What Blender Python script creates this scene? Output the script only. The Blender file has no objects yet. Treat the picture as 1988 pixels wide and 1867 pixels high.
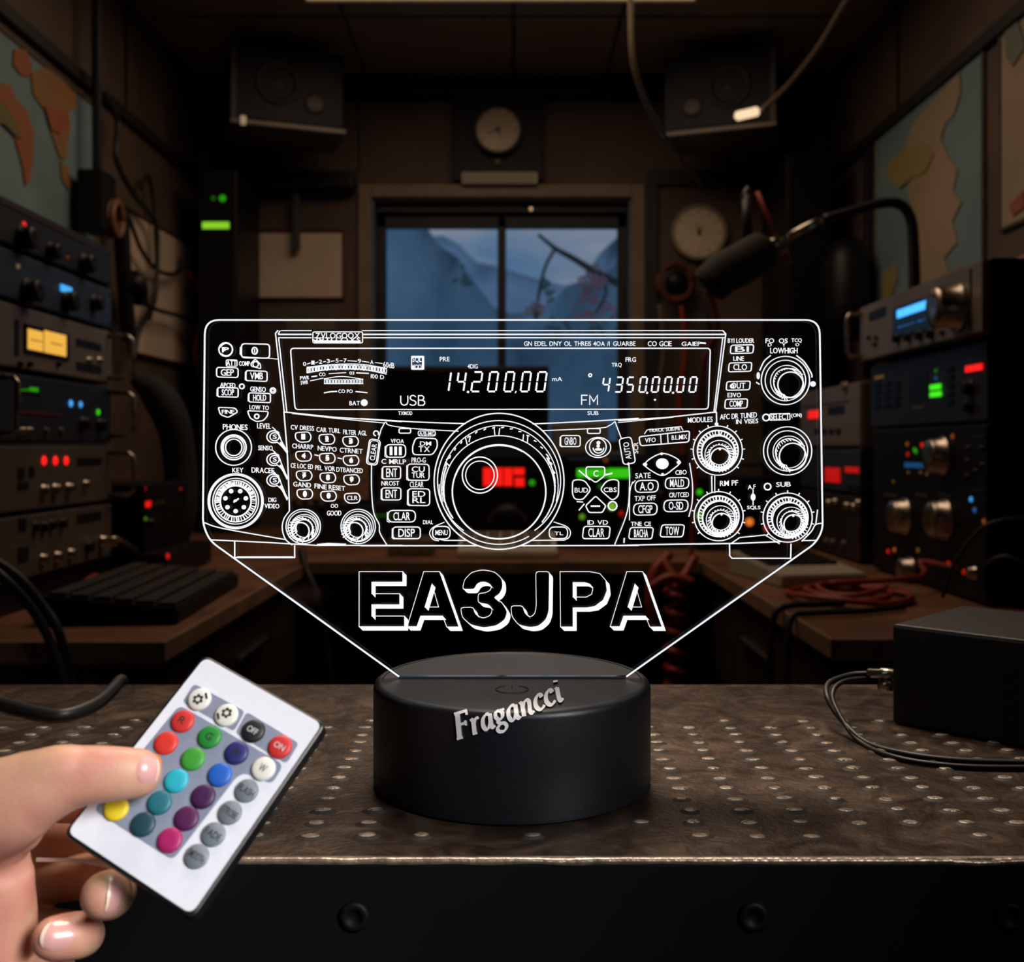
import bpy, bmesh, math, random
from mathutils import Vector, Matrix, noise
random.seed(7)
PI = math.pi
SC = bpy.context.scene
COL = SC.collection
# camera model: focal length and horizon in the 1988x1867 frame, camera 1 m above the floor
F, CX, CY, CZ = 2030.0, 994.0, 870.0, 1.0
def P(px, py, Y): return Vector(((px-CX)/F*Y, Y, CZ-(py-CY)/F*Y))
def YX(px, X): return X*F/(px-CX)            # depth at which a side plane X is seen in column px
def ZX(px, py, X): return CZ-(py-CY)/F*YX(px, X)

# ------------------------------------------------------------------ materials
def srgb(r, g, b):
    f = lambda c: (c/12.92 if c <= .04045 else ((c+.055)/1.055)**2.4)
    return (f(r/255), f(g/255), f(b/255), 1)
MATS = {}
def mat(name, col, rough=.5, metal=0, var=.25, scale=30, bump=.0, sss=0, spec=.5, col2=None, coat=0):
    if name in MATS: return MATS[name]
    m = bpy.data.materials.new(name); m.use_nodes = True
    nt = m.node_tree; b = nt.nodes['Principled BSDF']
    tc = nt.nodes.new('ShaderNodeTexCoord'); n = nt.nodes.new('ShaderNodeTexNoise')
    n.inputs['Scale'].default_value = scale; n.inputs['Detail'].default_value = 5
    nt.links.new(tc.outputs['Object'], n.inputs['Vector'])
    r = nt.nodes.new('ShaderNodeValToRGB')
    r.color_ramp.elements[0].position = .3; r.color_ramp.elements[1].position = .7
    c2 = col2 if col2 else tuple(c*(1-var) for c in col[:3])+(1,)
    r.color_ramp.elements[0].color = c2
    r.color_ramp.elements[1].color = col
    nt.links.new(n.outputs['Fac'], r.inputs['Fac']); nt.links.new(r.outputs['Color'], b.inputs['Base Color'])
    b.inputs['Roughness'].default_value = rough; b.inputs['Metallic'].default_value = metal
    b.inputs['Specular IOR Level'].default_value = spec
    if coat: b.inputs['Coat Weight'].default_value = coat
    if sss:
        b.inputs['Subsurface Weight'].default_value = sss
        b.inputs['Subsurface Radius'].default_value = (1, .35, .2)
        b.inputs['Subsurface Scale'].default_value = .004
    if bump:
        bp = nt.nodes.new('ShaderNodeBump'); bp.inputs['Strength'].default_value = bump
        bp.inputs['Distance'].default_value = .002
        nt.links.new(n.outputs['Fac'], bp.inputs['Height']); nt.links.new(bp.outputs['Normal'], b.inputs['Normal'])
    MATS[name] = m; return m
def emis(name, col, s=1.0):
    if name in MATS: return MATS[name]
    m = bpy.data.materials.new(name); m.use_nodes = True
    b = m.node_tree.nodes['Principled BSDF']
    b.inputs['Base Color'].default_value = tuple(c*.3 for c in col[:3])+(1,)
    b.inputs['Emission Color'].default_value = col; b.inputs['Emission Strength'].default_value = s
    b.inputs['Roughness'].default_value = .4
    MATS[name] = m; return m

M_black = mat('black_plastic', (.007, .007, .008, 1), .45, scale=60, spec=.3)
M_dark = mat('dark_painted_metal', (.007, .007, .008, 1), .5, scale=20, spec=.2)
M_char = mat('charcoal_metal', (.020, .019, .018, 1), .5, scale=20)
M_blue = mat('blue_painted_metal', (.030, .055, .10, 1), .5, scale=15)
M_navy = mat('navy_painted_metal', (.014, .018, .028, 1), .5, scale=15)
M_beige = mat('beige_metal', (.20, .165, .125, 1), .45, scale=12)
M_beige2 = mat('tan_metal', (.115, .092, .068, 1), .5, scale=12)
M_chrome = mat('worn_chrome', (.55, .5, .42, 1), .25, 1, scale=40)
M_knobm = mat('aged_silver_knob', (.5, .43, .36, 1), .3, 1, scale=40)
M_cord = mat('black_rubber', (.012, .012, .012, 1), .5, scale=60)
M_cordb = mat('tan_cord', (.16, .12, .08, 1), .55, scale=60)
M_red = mat('red_rubber', (.36, .045, .02, 1), .45, scale=40)
M_wallc = None
M_wood = None
M_paper = mat('aged_paper', (.72, .57, .44, 1), .8, scale=6, var=.2)
M_white = mat('off_white', (.50, .44, .34, 1), .5, scale=20, var=.1)
def led(c, s): return emis('light_%s_%g' % (c, s), {
    'red': (.85, .010, .006, 1), 'green': (.05, .75, .008, 1), 'blue': (.05, .35, 1, 1), 'cyan': (.06, .4, .95, 1),
    'yellow': (1, .52, .07, 1), 'orange': (1, .22, .03, 1), 'warm': (1, .72, .45, 1), 'lime': (.3, .8, .03, 1)}[c], s)

# ------------------------------------------------------------------ objects
def link(name, me, m, parent=None, smooth=False):
    o = bpy.data.objects.new(name, me)
    if m is not None:
        for k in (m if isinstance(m, (list, tuple)) else [m]): me.materials.append(k)
    COL.objects.link(o)
    if parent is not None: o.parent = parent
    if smooth:
        for p in me.polygons: p.use_smooth = True
    return o
def obj(name, bm, m, parent=None, smooth=False, recalc=True):
    if recalc: bmesh.ops.recalc_face_normals(bm, faces=bm.faces)
    me = bpy.data.meshes.new(name); bm.to_mesh(me); bm.free()
    return link(name, me, m, parent, smooth)
def tag(o, label=None, cat=None, group=None, kind=None):
    if label: o['label'] = label
    if cat: o['category'] = cat
    if group: o['group'] = group
    if kind: o['kind'] = kind
    return o
def thing(name, label, cat, loc=(0, 0, 0), rz=0, group=None):
    o = bpy.data.objects.new(name, None); o.empty_display_size = .02; COL.objects.link(o)
    o.location = loc; o.rotation_euler = (0, 0, rz)
    return tag(o, label, cat, group)
def B(): return bmesh.new()
def box(bm, x0, y0, z0, x1, y1, z1, bev=0, M=None, mi=0):
    r = bmesh.ops.create_cube(bm, size=1)
    vs = r['verts']
    for v in vs:
        v.co = Vector(((x0+x1)/2+v.co.x*(x1-x0), (y0+y1)/2+v.co.y*(y1-y0), (z0+z1)/2+v.co.z*(z1-z0)))
    if bev > 0:
        es = list({e for v in vs for e in v.link_edges})
        rr = bmesh.ops.bevel(bm, geom=es, offset=bev, segments=2, affect='EDGES', profile=.6)
        vs = list(set(vs) & set(bm.verts)) + [v for v in rr['verts']]
        vs = list({v for v in vs if v.is_valid})
    if M is not None:
        for v in vs: v.co = M @ v.co
    if mi:
        for f in {f for v in vs for f in v.link_faces}: f.material_index = mi
    return vs
def ring_loft(bm, rings, cap=True, closed=False):
    vr = [[bm.verts.new(p) for p in r] for r in rings]
    n = len(vr[0])
    pairs = list(zip(vr, vr[1:])) + ([(vr[-1], vr[0])] if closed else [])
    for a, b in pairs:
        for i in range(n):
            bm.faces.new((a[i], a[(i+1) % n], b[(i+1) % n], b[i]))
    if cap and not closed:
        bm.faces.new(vr[0][::-1]); bm.faces.new(vr[-1])
    return vr
def frame(d):
    d = d.normalized(); a = Vector((0, 0, 1)) if abs(d.z) < .9 else Vector((1, 0, 0))
    u = d.cross(a).normalized(); v = d.cross(u).normalized()
    return u, v
def lathe(bm, prof, c, axis, n=24):
    """prof: (radius, distance along axis)"""
    axis = Vector(axis).normalized(); u, v = frame(axis); c = Vector(c)
    rings = [[c+axis*h+(u*math.cos(2*PI*i/n)+v*math.sin(2*PI*i/n))*max(r, 1e-5) for i in range(n)] for r, h in prof]
    ring_loft(bm, rings)
def catmull(pts, k=8):
    pts = [Vector(p) for p in pts]
    if len(pts) < 3: return pts
    q = [pts[0]*2-pts[1]]+pts+[pts[-1]*2-pts[-2]]
    out = []
    for i in range(1, len(q)-2):
        a, b, c, d = q[i-1:i+3]
        for j in range(k):
            t = j/k
            out.append(.5*((2*b)+(c-a)*t+(2*a-5*b+4*c-d)*t*t+(3*b-a-3*c+d)*t**3))
    out.append(pts[-1]); return out
def tube(bm, pts, r, n=8, smooth=True, k=8):
    pts = catmull(pts, k) if smooth else [Vector(p) for p in pts]
    R = r if callable(r) else (lambda t: r)
    rings = []; u = None
    for i, p in enumerate(pts):
        d = (pts[min(i+1, len(pts)-1)]-pts[max(i-1, 0)])
        if d.length < 1e-9: d = Vector((0, 0, 1))
        d.normalize()
        if u is None: u, _ = frame(d)
        u = (u-d*u.dot(d)).normalized(); v = d.cross(u)
        rr = R(i/(len(pts)-1))
        rings.append([p+(u*math.cos(2*PI*j/n)+v*math.sin(2*PI*j/n))*rr for j in range(n)])
    ring_loft(bm, rings)
def cord(name, label, pts, r, m, cat='cable', group=None, k=8, parent=None):
    b = B(); tube(b, pts, r, 8, True, k)
    o = obj(name, b, m, parent, smooth=True)
    if parent is None: tag(o, label, cat, group)
    return o
def prism(bm, pts, off):
    """extrude planar polygon pts (list of Vector) by Vector off"""
    a = [bm.verts.new(p) for p in pts]; b = [bm.verts.new(p+off) for p in pts]
    n = len(pts)
    bm.faces.new(a); bm.faces.new(b[::-1])
    for i in range(n): bm.faces.new((a[i], b[i], b[(i+1) % n], a[(i+1) % n]))
def round_poly(pts, r, seg=5):
    out = []; n = len(pts)
    for i in range(n):
        p0, p1, p2 = Vector(pts[i-1]), Vector(pts[i]), Vector(pts[(i+1) % n])
        a = (p0-p1); b = (p2-p1); la, lb = a.length, b.length
        k = min(r, la*.45, lb*.45)
        A = p1+a.normalized()*k; C = p1+b.normalized()*k
        for j in range(seg+1):
            t = j/seg; out.append((1-t)**2*A+2*t*(1-t)*p1+t*t*C)
    return out

# ------------------------------------------------------------------ built-in font glyphs, read once
GL = {}
def load_glyphs(chars):
    tmp = []
    for c in chars:
        cu = bpy.data.curves.new('g', 'FONT'); cu.body = c; cu.resolution_u = 3; cu.offset = .004
        o = bpy.data.objects.new('g', cu); COL.objects.link(o); tmp.append((c, o))
    dg = bpy.context.evaluated_depsgraph_get(); dg.update()
    for c, o in tmp:
        me = bpy.data.meshes.new_from_object(o.evaluated_get(dg))
        vs = [(v.co.x, v.co.y) for v in me.vertices]; fs = [tuple(p.vertices) for p in me.polygons]
        if vs:
            x0 = min(v[0] for v in vs); x1 = max(v[0] for v in vs)
            GL[c] = ([(x-x0, y) for x, y in vs], fs, x1-x0)
        bpy.data.meshes.remove(me)
    for c, o in tmp:
        cu = o.data; bpy.data.objects.remove(o); bpy.data.curves.remove(cu)
load_glyphs('ABCDEFGHIJKLMNOPQRSTUVWXYZ0123456789abcdefghijklmnopqrstuvwxyz/-+.()?')
def text_tris(s, gap=.08, space=.35):
    """-> verts [(x,y)], faces, width; cap height ~ .7"""
    V, Fc, x = [], [], 0
    for c in s:
        if c == ' ' or c not in GL: x += space; continue
        vs, fs, w = GL[c]; o = len(V)
        V += [(x+a, b) for a, b in vs]; Fc += [tuple(i+o for i in f) for f in fs]; x += w+gap
    return V, Fc, max(x-gap, .01)
def put_text(bm, s, mp, x0, y0, x1, y1, off, wmax=None):
    """fit text to a box given in the 2-D coordinates of mp (y down); off is the thickness vector"""
    V, Fc, w = text_tris(s)
    lo = min(b for a, b in V); hi = max(b for a, b in V)
    if lo > -.05: lo = 0
    vs = [mp(x0+(x1-x0)*a/w, y1-(y1-y0)*(b-lo)/(hi-lo)) for a, b in V]
    fr = [bm.verts.new(v) for v in vs]; bk = [bm.verts.new(v+off) for v in vs]
    cnt = {}
    for f in Fc:
        try: bm.faces.new([fr[i] for i in f]); bm.faces.new([bk[i] for i in f[::-1]])
        except ValueError: pass
        for i in range(len(f)):
            e = (f[i], f[(i+1) % len(f)]); k = tuple(sorted(e)); cnt.setdefault(k, []).append(e)
    for k, e in cnt.items():
        if len(e) == 1:
            a, b = e[0]
            try: bm.faces.new((fr[b], fr[a], bk[a], bk[b]))
            except ValueError: pass
# =================================================================== THE LAMP
LY = .498                                   # depth of the panel's middle
PF = LY-.0015                               # its front face
zt, zb, BR = .891, .843, .0655
lamp = thing('desk_lamp', 'glowing engraved clear acrylic desk lamp on round black base, on the metal bench', 'lamp', (0, LY, zb))
def loc(v): return Vector(v)-Vector((0, LY, zb))
M_base = mat('matte_black_plastic', (.0060, .0076, .0112, 1), .42, scale=300, var=.06, bump=.05)
b = B(); bev = .0035
prof = [(.0001, 0), (BR-.002, 0), (BR-.0004, .0012), (BR, .003)]
for i in range(9):
    a = i/8*PI/2; prof.append((BR-bev+bev*math.cos(a), zt-zb-bev+bev*math.sin(a)))
prof += [(BR-bev-.0006, zt-zb), (BR-bev-.0010, zt-zb-.0004), (BR-bev-.0016, zt-zb-.0004), (.0001, zt-zb-.0004)]
lathe(b, prof, (0, 0, 0), (0, 0, 1), 128)
base = obj('base', b, M_base, lamp, smooth=True)
for e in base.data.edges: pass
em = base.modifiers.new('edges', 'EDGE_SPLIT'); em.split_angle = math.radians(40)
tag(base, label='round black plastic base')
b = B(); w = (1216-775)/F*PF
box(b, -w/2, -.0022, zt-zb-.0006, w/2, .0022, zt-zb+.00005)
obj('slot', b, mat('slot_black', (.004, .004, .004, 1), .8), base)
b = B(); c0 = loc((.0, .474, zt-.0002))     # touch power mark on the top
rr = []
for i in range(60):
    a = 2*PI*i/60
    if abs(a-PI/2) < .28: continue
    rr.append(i)
def ringstrip(bm, c, r, wd, a0, a1, h, n=48):
    rings = []
    for i in range(n+1):
        a = a0+(a1-a0)*i/n; d = Vector((math.cos(a), math.sin(a), 0))
        rings.append([c+d*(r-wd), c+d*(r+wd), c+d*(r+wd)+Vector((0, 0, h)), c+d*(r-wd)+Vector((0, 0, h))])
    ring_loft(bm, rings)
ringstrip(b, c0, .0073, .00022, math.radians(115), math.radians(425), .00015)
box(b, c0.x-.00022, c0.y+.004, c0.z, c0.x+.00022, c0.y+.0085, c0.z+.00015)
obj('power_mark', b, mat('engraved_grey', (.0, .0, .0, 1), .8), base)

# lettering applied across the rim of the base
def sdf(p):
    r = math.hypot(p.x, p.y-LY); qx = r-(BR-bev); qz = abs(p.z-(zt+zb)/2)-((zt-zb)/2-bev)
    return math.hypot(max(qx, 0), max(qz, 0))+min(max(qx, qz), 0)-bev
def on_base(px, py, lift):
    o = Vector((0, 0, CZ)); d = (P(px, py, 1)-o).normalized(); t = .3
    for _ in range(80):
        s = sdf(o+d*t)-lift
        t += s*.9
        if s < 1e-6 or t > .7: break
    return o+d*t
def nib(bm, pts, wmin, wmax, phi, fin, k=6, sub=None, taper=0):
    """broad-nib stroke; pts 2-D; fin(x,y,lift)->3-D"""
    q = catmull([Vector((x, y, 0)) for x, y in pts], k) if len(pts) > 2 else \
        [Vector((pts[0][0]+(pts[1][0]-pts[0][0])*i/6, pts[0][1]+(pts[1][1]-pts[0][1])*i/6, 0)) for i in range(7)]
    rings = []
    for i, p in enumerate(q):
        d = (q[min(i+1, len(q)-1)]-q[max(i-1, 0)]).normalized()
        wd = .075+wmin+(wmax-wmin)*abs(math.sin(math.atan2(d.y, d.x)-phi))
        n = Vector((-d.y, d.x, 0))*wd/2
        a, c = p+n, p-n
        rings.append([fin(a.x, a.y, .0006), fin(c.x, c.y, .0006), fin(c.x, c.y, .00005), fin(a.x, a.y, .00005)])
    ring_loft(bm, rings)
LET = {   # strokes in letter space: x right, y up, x-height 1; (points, wmin, wmax)
 'F': (1.15, [([(.30, 0), (.62, 1.62)], .10, .30), ([(.10, .0), (.52, .0)], .08, .10), ([(.40, 1.62), (1.30, 1.62)], .10, .14),
      ([(1.24, 1.66), (1.20, 1.34)], .07, .10), ([(.50, .86), (1.00, .86)], .09, .12), ([(1.0, 1.02), (.95, .68)], .06, .09)]),
 'r': (.78, [([(.22, .0), (.42, .98)], .08, .25), ([(.18, .90), (.42, .98)], .08, .1), ([(.36, .62), (.55, .90), (.80, .96)], .08, .2), ([(.08, .0), (.40, .0)], .06, .09)]),
 'a': (.92, [([(.78, .95), (.55, .98), (.28, .75), (.16, .35), (.25, .06), (.45, .08), (.68, .40), (.80, .80)], .06, .24), ([(.84, .98), (.70, .2), (.78, .03), (.92, .12)], .06, .24)]),
 'g': (.92, [([(.62, .98), (.34, .92), (.24, .62), (.40, .40), (.64, .48), (.74, .78), (.60, .98)], .06, .22), ([(.70, .92), (.95, .98)], .08, .12),
      ([(.38, .42), (.28, .26), (.42, .12), (.66, .04), (.72, -.22), (.46, -.44), (.16, -.38), (.10, -.16), (.32, .04), (.48, .10)], .06, .20)]),
 'n': (1.02, [([(.20, .0), (.40, .98)], .08, .25), ([(.18, .92), (.40, .98)], .07, .09), ([(.33, .6), (.55, .90), (.78, .95), (.84, .75), (.70, .18), (.80, .02), (.95, .12)], .06, .24)]),
 'c': (.76, [([(.74, .78), (.68, .96), (.48, .96), (.24, .68), (.16, .32), (.30, .05), (.52, .05), (.72, .2)], .06, .25)]),
 'i': (.50, [([(.38, .96), (.24, .2), (.34, .02), (.50, .12)], .06, .25), ([(.20, .9), (.40, .97)], .07, .09), ([(.44, 1.34), (.47, 1.46)], .2, .24)]),
}
b = B()
word = 'Fragancci'
tot = sum(LET[c][0] for c in word)
x = 0
P0, P1 = Vector((884, 1434)), Vector((1095, 1358))
hx = (P1-P0).normalized(); sc = (P1-P0).length/tot
for c in word:
    wd, sts = LET[c]
    ctr = (x+wd/2)/tot
    bow = 5*math.sin(PI*ctr)                # the baseline sags a little
    ang = math.radians(-19.5)+ (0.12*(.5-ctr))
    ux = Vector((math.cos(ang), math.sin(ang))); uy = Vector((-math.sin(ang)*-1, -math.cos(ang)))
    uy = Vector((ux.y, -ux.x))
    hgt = sc*(1.02-.05*ctr)
    org = P0+(P1-P0)*(x/tot)+Vector((0, bow))
    def fin(a, q, lift, org=org, ux=ux, uy=uy, hgt=hgt):
        pt = org+ux*(a*sc)+uy*(q*hgt)
        return loc(on_base(pt.x, pt.y, lift))
    for pts, w0, w1 in sts: nib(b, pts, w0, w1, math.radians(25), fin)
    x += wd
tag(obj('lettering', b, mat('white_print', (.93, .93, .93, 1), .5, var=.03), base), label='white slanted cursive word across the rim')

# ---- acrylic panel
def pw(px, py, Y=PF): return loc(P(px, py, 1)) if False else Vector(((px-CX)/F*PF, Y-LY, CZ-(py-CY)/F*PF-zb))
outl = round_poly([(775, 1312, 0), (408, 1050, 0), (394, 1018, 0), (398, 621, 0), (1591, 621, 0), (1597, 1028, 0), (1583, 1054, 0), (1216, 1312, 0)], 28, 6)
n6 = 7
outl = [Vector((775, 1313, 0))]+outl[n6:-n6]+[Vector((1216, 1313, 0))]
m = bpy.data.materials.new('clear_acrylic'); m.use_nodes = True
nt = m.node_tree; nt.nodes.clear()
o_ = nt.nodes.new('ShaderNodeOutputMaterial'); mx = nt.nodes.new('ShaderNodeMixShader')
tr = nt.nodes.new('ShaderNodeBsdfTransparent'); gl = nt.nodes.new('ShaderNodeBsdfGlossy'); fr = nt.nodes.new('ShaderNodeFresnel')
tr.inputs['Color'].default_value = (.93, .95, .96, 1); gl.inputs['Roughness'].default_value = .08; fr.inputs['IOR'].default_value = 1.25
nt.links.new(fr.outputs[0], mx.inputs[0]); nt.links.new(tr.outputs[0], mx.inputs[1]); nt.links.new(gl.outputs[0], mx.inputs[2]); nt.links.new(mx.outputs[0], o_.inputs[0])
b = B(); prism(b, [pw(p.x, p.y) for p in outl], Vector((0, .003, 0)))
panel = obj('acrylic_panel', b, m, lamp)
tag(panel, label='clear acrylic panel engraved with a radio transceiver and EA3JPA')
M_eng = emis('glowing_engraving', (.93, .96, 1, 1), 1.0)
OFF = Vector((0, .0005, 0))
class Eng:
    """collects engraved strokes; coordinates go through (ox, oy, scale)"""
    def __init__(s, ox=0, oy=0, k=1.0): s.o = (ox, oy, k); s.b = B()
    def m(s, x, y): ox, oy, k = s.o; return Vector((ox+x/k, oy+y/k))
    def w3(s, x, y): q = s.m(x, y); return pw(q.x, q.y, PF-.0004)
    def line(s, pts, w=3.0, closed=False, smooth=False):
        w *= .72
        pts = [s.m(*p) for p in pts]
        if smooth:
            if closed: pts = pts+[pts[0]]
            pts = [Vector((p.x, p.y)) for p in catmull([Vector((p.x, p.y, 0)) for p in pts], 6)]
            if closed: pts = pts[:-1]
        n = len(pts); L, R = [], []
        for i, p in enumerate(pts):
            a = pts[i-1] if (closed or i > 0) else None
            c = pts[(i+1) % n] if (closed or i < n-1) else None
            d1 = (p-a).normalized() if a is not None and (p-a).length > 1e-6 else None
            d2 = (c-p).normalized() if c is not None and (c-p).length > 1e-6 else None
            if d1 is None: d1 = d2
            if d2 is None: d2 = d1
            if d1 is None: return
            t = (d1+d2)
            t = t.normalized() if t.length > 1e-3 else d1
            nn = Vector((-t.y, t.x)); k = 1/max(.45, nn.dot(Vector((-d1.y, d1.x))))
            L.append(p+nn*w/2*k); R.append(p-nn*w/2*k)
        bm = s.b
        rings = [[pw(l.x, l.y, PF-.0004), pw(r.x, r.y, PF-.0004), pw(r.x, r.y, PF+.0001), pw(l.x, l.y, PF+.0001)] for l, r in zip(L, R)]
        ring_loft(bm, rings, closed=closed)
    def arc(s, cx, cy, r, a0=0, a1=360, w=3.0, ry=None, n=None, jit=0):
        ry = ry or r; full = abs(a1-a0) >= 360; n = n or max(12, int(r/3))
        pts = [(cx+r*math.cos(math.radians(a0+(a1-a0)*i/n))*(1+random.uniform(-jit, jit)), cy+ry*math.sin(math.radians(a0+(a1-a0)*i/n))*(1+random.uniform(-jit, jit))) for i in range(n+(0 if full else 1))]
        s.line(pts, w, closed=full)
    def disc(s, cx, cy, r, ry=None, n=14):
        ry = ry or r
        prism(s.b, [s.w3(cx+r*math.cos(2*PI*i/n), cy+ry*math.sin(2*PI*i/n)) for i in range(n)], OFF)
    def rr(s, x0, y0, x1, y1, rad=18, w=3.0, skew=0, drop=0, double=False):
        c = [(x0+skew, y0, 0), (x1+skew, y0+drop, 0), (x1-skew, y1+drop, 0), (x0-skew, y1, 0)]
        s.line([(p.x, p.y) for p in round_poly(c, rad, 4)], w, closed=True)
        if double: s.line([(x0-5+skew, y0+10), (x0-6-skew, y1-6), (x0+12-skew, y1+4)], 1.6)
    def poly(s, pts, w=3, rad=10):
        s.line([(p.x, p.y) for p in round_poly([(x, y, 0) for x, y in pts], rad, 3)], w, closed=True)
    def text(s, t, x0, y0, x1, y1, drop=0):
        k = drop/max(1, (x1-x0))
        put_text(s.b, t, lambda x, y: s.w3(x, y+(x-x0)*k), x0, y0, x1, y1, OFF)
    def hatch(s, cx, cy, r0, r1, n, w=2, a0=0, a1=360, cx2=None, cy2=None):
        cx2 = cx if cx2 is None else cx2; cy2 = cy if cy2 is None else cy2
        n = int(n*.62); w *= .8
        for i in range(n):
            a = math.radians(a0+(a1-a0)*i/n); j = a+random.uniform(-.05, .05)
            s.line([(cx2+r0*math.cos(a), cy2+r0*math.sin(a)), (cx+r1*math.cos(j), cy+r1*math.sin(j))], w*random.uniform(.6, 1.4))
    def done(s, name, label=None):
        o = obj(name, s.b, M_eng, panel)
        if label: o['label'] = label
        return o
def EA(): return Eng(380, 600, 3.735)
def EB(): return Eng(700, 600, 3.6815)
def EC(): return Eng(1200, 600, 3.7333)
def E0(): return Eng()

e = E0(); e.line([(p.x, p.y) for p in outl], 3.8); e.done('engraved_outline', 'glowing edge line of the panel')
# case lines
e = EA()
e.line([(55, 1545), (200, 1590), (650, 1670)], 2.6, smooth=True)
e.line([(110, 1672), (500, 1690), (880, 1712), (1500, 1712)], 2.8)
e.line([(880, 1708), (960, 1700), (1090, 1706)], 4.4)
e.line([(283, 1680), (283, 1800), (718, 1800), (718, 1712)], 3.0); e.line([(300, 1798), (705, 1798)], 4.6)
e.line([(640, 745), (665, 1060), (678, 1380), (680, 1462)], 3, smooth=True)
e.line([(680, 1462), (640, 1520), (628, 1590), (650, 1665), (700, 1710)], 2.6, smooth=True)
e.line([(1325, 940), (1345, 870), (1372, 820)], 2.4); e.line([(1275, 1130), (1275, 1300), (1290, 1470), (1330, 1560), (1335, 1620), (1385, 1708)], 2.6, smooth=True)
e.line([(520, 355), (592, 362)], 2)
e.line([(640, 745), (1000, 783), (1494, 815)], 3); e.line([(700, 756), (1020, 792), (1372, 826)], 2.4)
e.done('engraved_case_line', 'left case lines')
e = EB()
e.line([(0, 782), (400, 806), (750, 818)], 3, smooth=True); e.line([(178, 805), (215, 832), (400, 855), (700, 872)], 2.4, smooth=True)
e.line([(1230, 820), (1600, 803), (1988, 780)], 3, smooth=True); e.line([(1300, 868), (1700, 850), (1780, 830), (1818, 803)], 2.4, smooth=True)
e.line([(0, 1690), (840, 1690)], 3); e.line([(1140, 1690), (1988, 1688)], 3)
e.line([(545, 1640), (600, 1652), (765, 1652)], 2.4); e.line([(1220, 1652), (1460, 1650)], 2.4)
e.line([(1818, 803), (1862, 920)], 2.6); e.line([(1918, 1110), (1922, 1250), (1905, 1450), (1815, 1685)], 2.6, smooth=True)
e.line([(1885, 1635), (1882, 1670)], 3.5)
e.line([(1560, 1438), (1600, 1390)], 3)
e.done('engraved_case_line', 'middle case lines')
e = EC()
e.line([(0, 808), (350, 785), (712, 745)], 3.2); e.line([(0, 822), (400, 783)], 2)
e.line([(712, 745), (714, 838)], 3); e.disc(712, 832, 12)
e.line([(0, 1712), (400, 1703), (870, 1697), (1180, 1684)], 3.2); e.line([(1330, 1677), (1432, 1675)], 2.6)
e.line([(1480, 1550), (1430, 1562), (1400, 1610), (1330, 1682)], 2.6, smooth=True); e.line([(1445, 1452), (1432, 1560)], 2.6)
e.line([(807, 1700), (808, 1785), (825, 1805), (1250, 1805), (1253, 1700)], 3); 
e.line([(815, 1700), (880, 1655), (1065, 1636), (1170, 1700)], 2.6)
e.line([(518, 1115), (538, 1260), (536, 1400), (512, 1505)], 2.6, smooth=True)
e.line([(678, 1208), (680, 1330)], 3); e.line([(700, 1208), (700, 1332)], 2.2)
e.line([(75, 1110), (70, 1130)], 2.5)
e.line([(105, 1250), (85, 1330), (82, 1530)], 2.2, smooth=True); e.line([(125, 1240), (105, 1262)], 2)
e.line([(190, 905), (210, 875), (455, 850), (470, 878)], 2)
e.line([(978, 1305), (978, 1420)], 2.4); e.disc(978, 1362, 17, 26)
e.line([(1105, 335), (1058, 378), (1025, 445)], 3, smooth=True); e.line([(1292, 335), (1350, 385), (1398, 462), (1405, 495)], 3, smooth=True)
e.disc(1015, 482, 12, 26); e.disc(1412, 542, 20); e.line([(1000, 530), (1025, 545)], 3)
e.done('engraved_case_line', 'right case lines')
# display bezel
e = E0()
for y, w_ in ((641.6, 2.2), (649, 3.6), (655.5, 2.6)):
    e.line([(541 if y > 645 else 546, y), (605, y)], w_); e.line([(703, y), (1403 if y < 645 else 1408, y)], w_)
e.line([(540, 641), (535, 647), (552, 800)], 2.8); e.line([(541, 655), (557, 799)], 2.6); e.line([(544, 641.6), (540, 649)], 2.5)
e.line([(1403, 641.5), (1409, 648), (1389, 800)], 2.8); e.line([(1403, 655), (1386, 799)], 2.6)
e.line([(p.x, p.y) for p in round_poly([(564, 676, 0), (1379, 676, 0), (1375, 794, 0), (573, 795, 0)], 7, 4)], 2.8, closed=True)
e.done('engraved_display_frame')
e = EA(); e.rr(850, 165, 1210, 245, 12, 2.4)
put = [(860, 'JVLOG'), ]
e.text('ZVLOGOOX', 868, 172, 1190, 212); e.text('7PTLLOXS', 860, 205, 1195, 240)
prism(e.b, [e.w3(*p) for p in ((852, 218), (862, 240), (1195, 243), (1195, 228), (870, 226))], OFF)
e.done('engraved_badge')
e = EB(); e.text('GN EDEL DNY OL', 1168, 230, 1508, 262); e.text('THREIS 4OA /1', 1528, 230, 1780, 262); e.text('GUARBE', 1805, 230, 1965, 262)
e.done('engraved_lettering'); e = EC(); e.text('CO GCIE', 215, 232, 388, 268); e.text('GAIEP', 460, 236, 600, 266); e.line([(600, 245), (636, 248)], 4); e.done('engraved_lettering')
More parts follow.
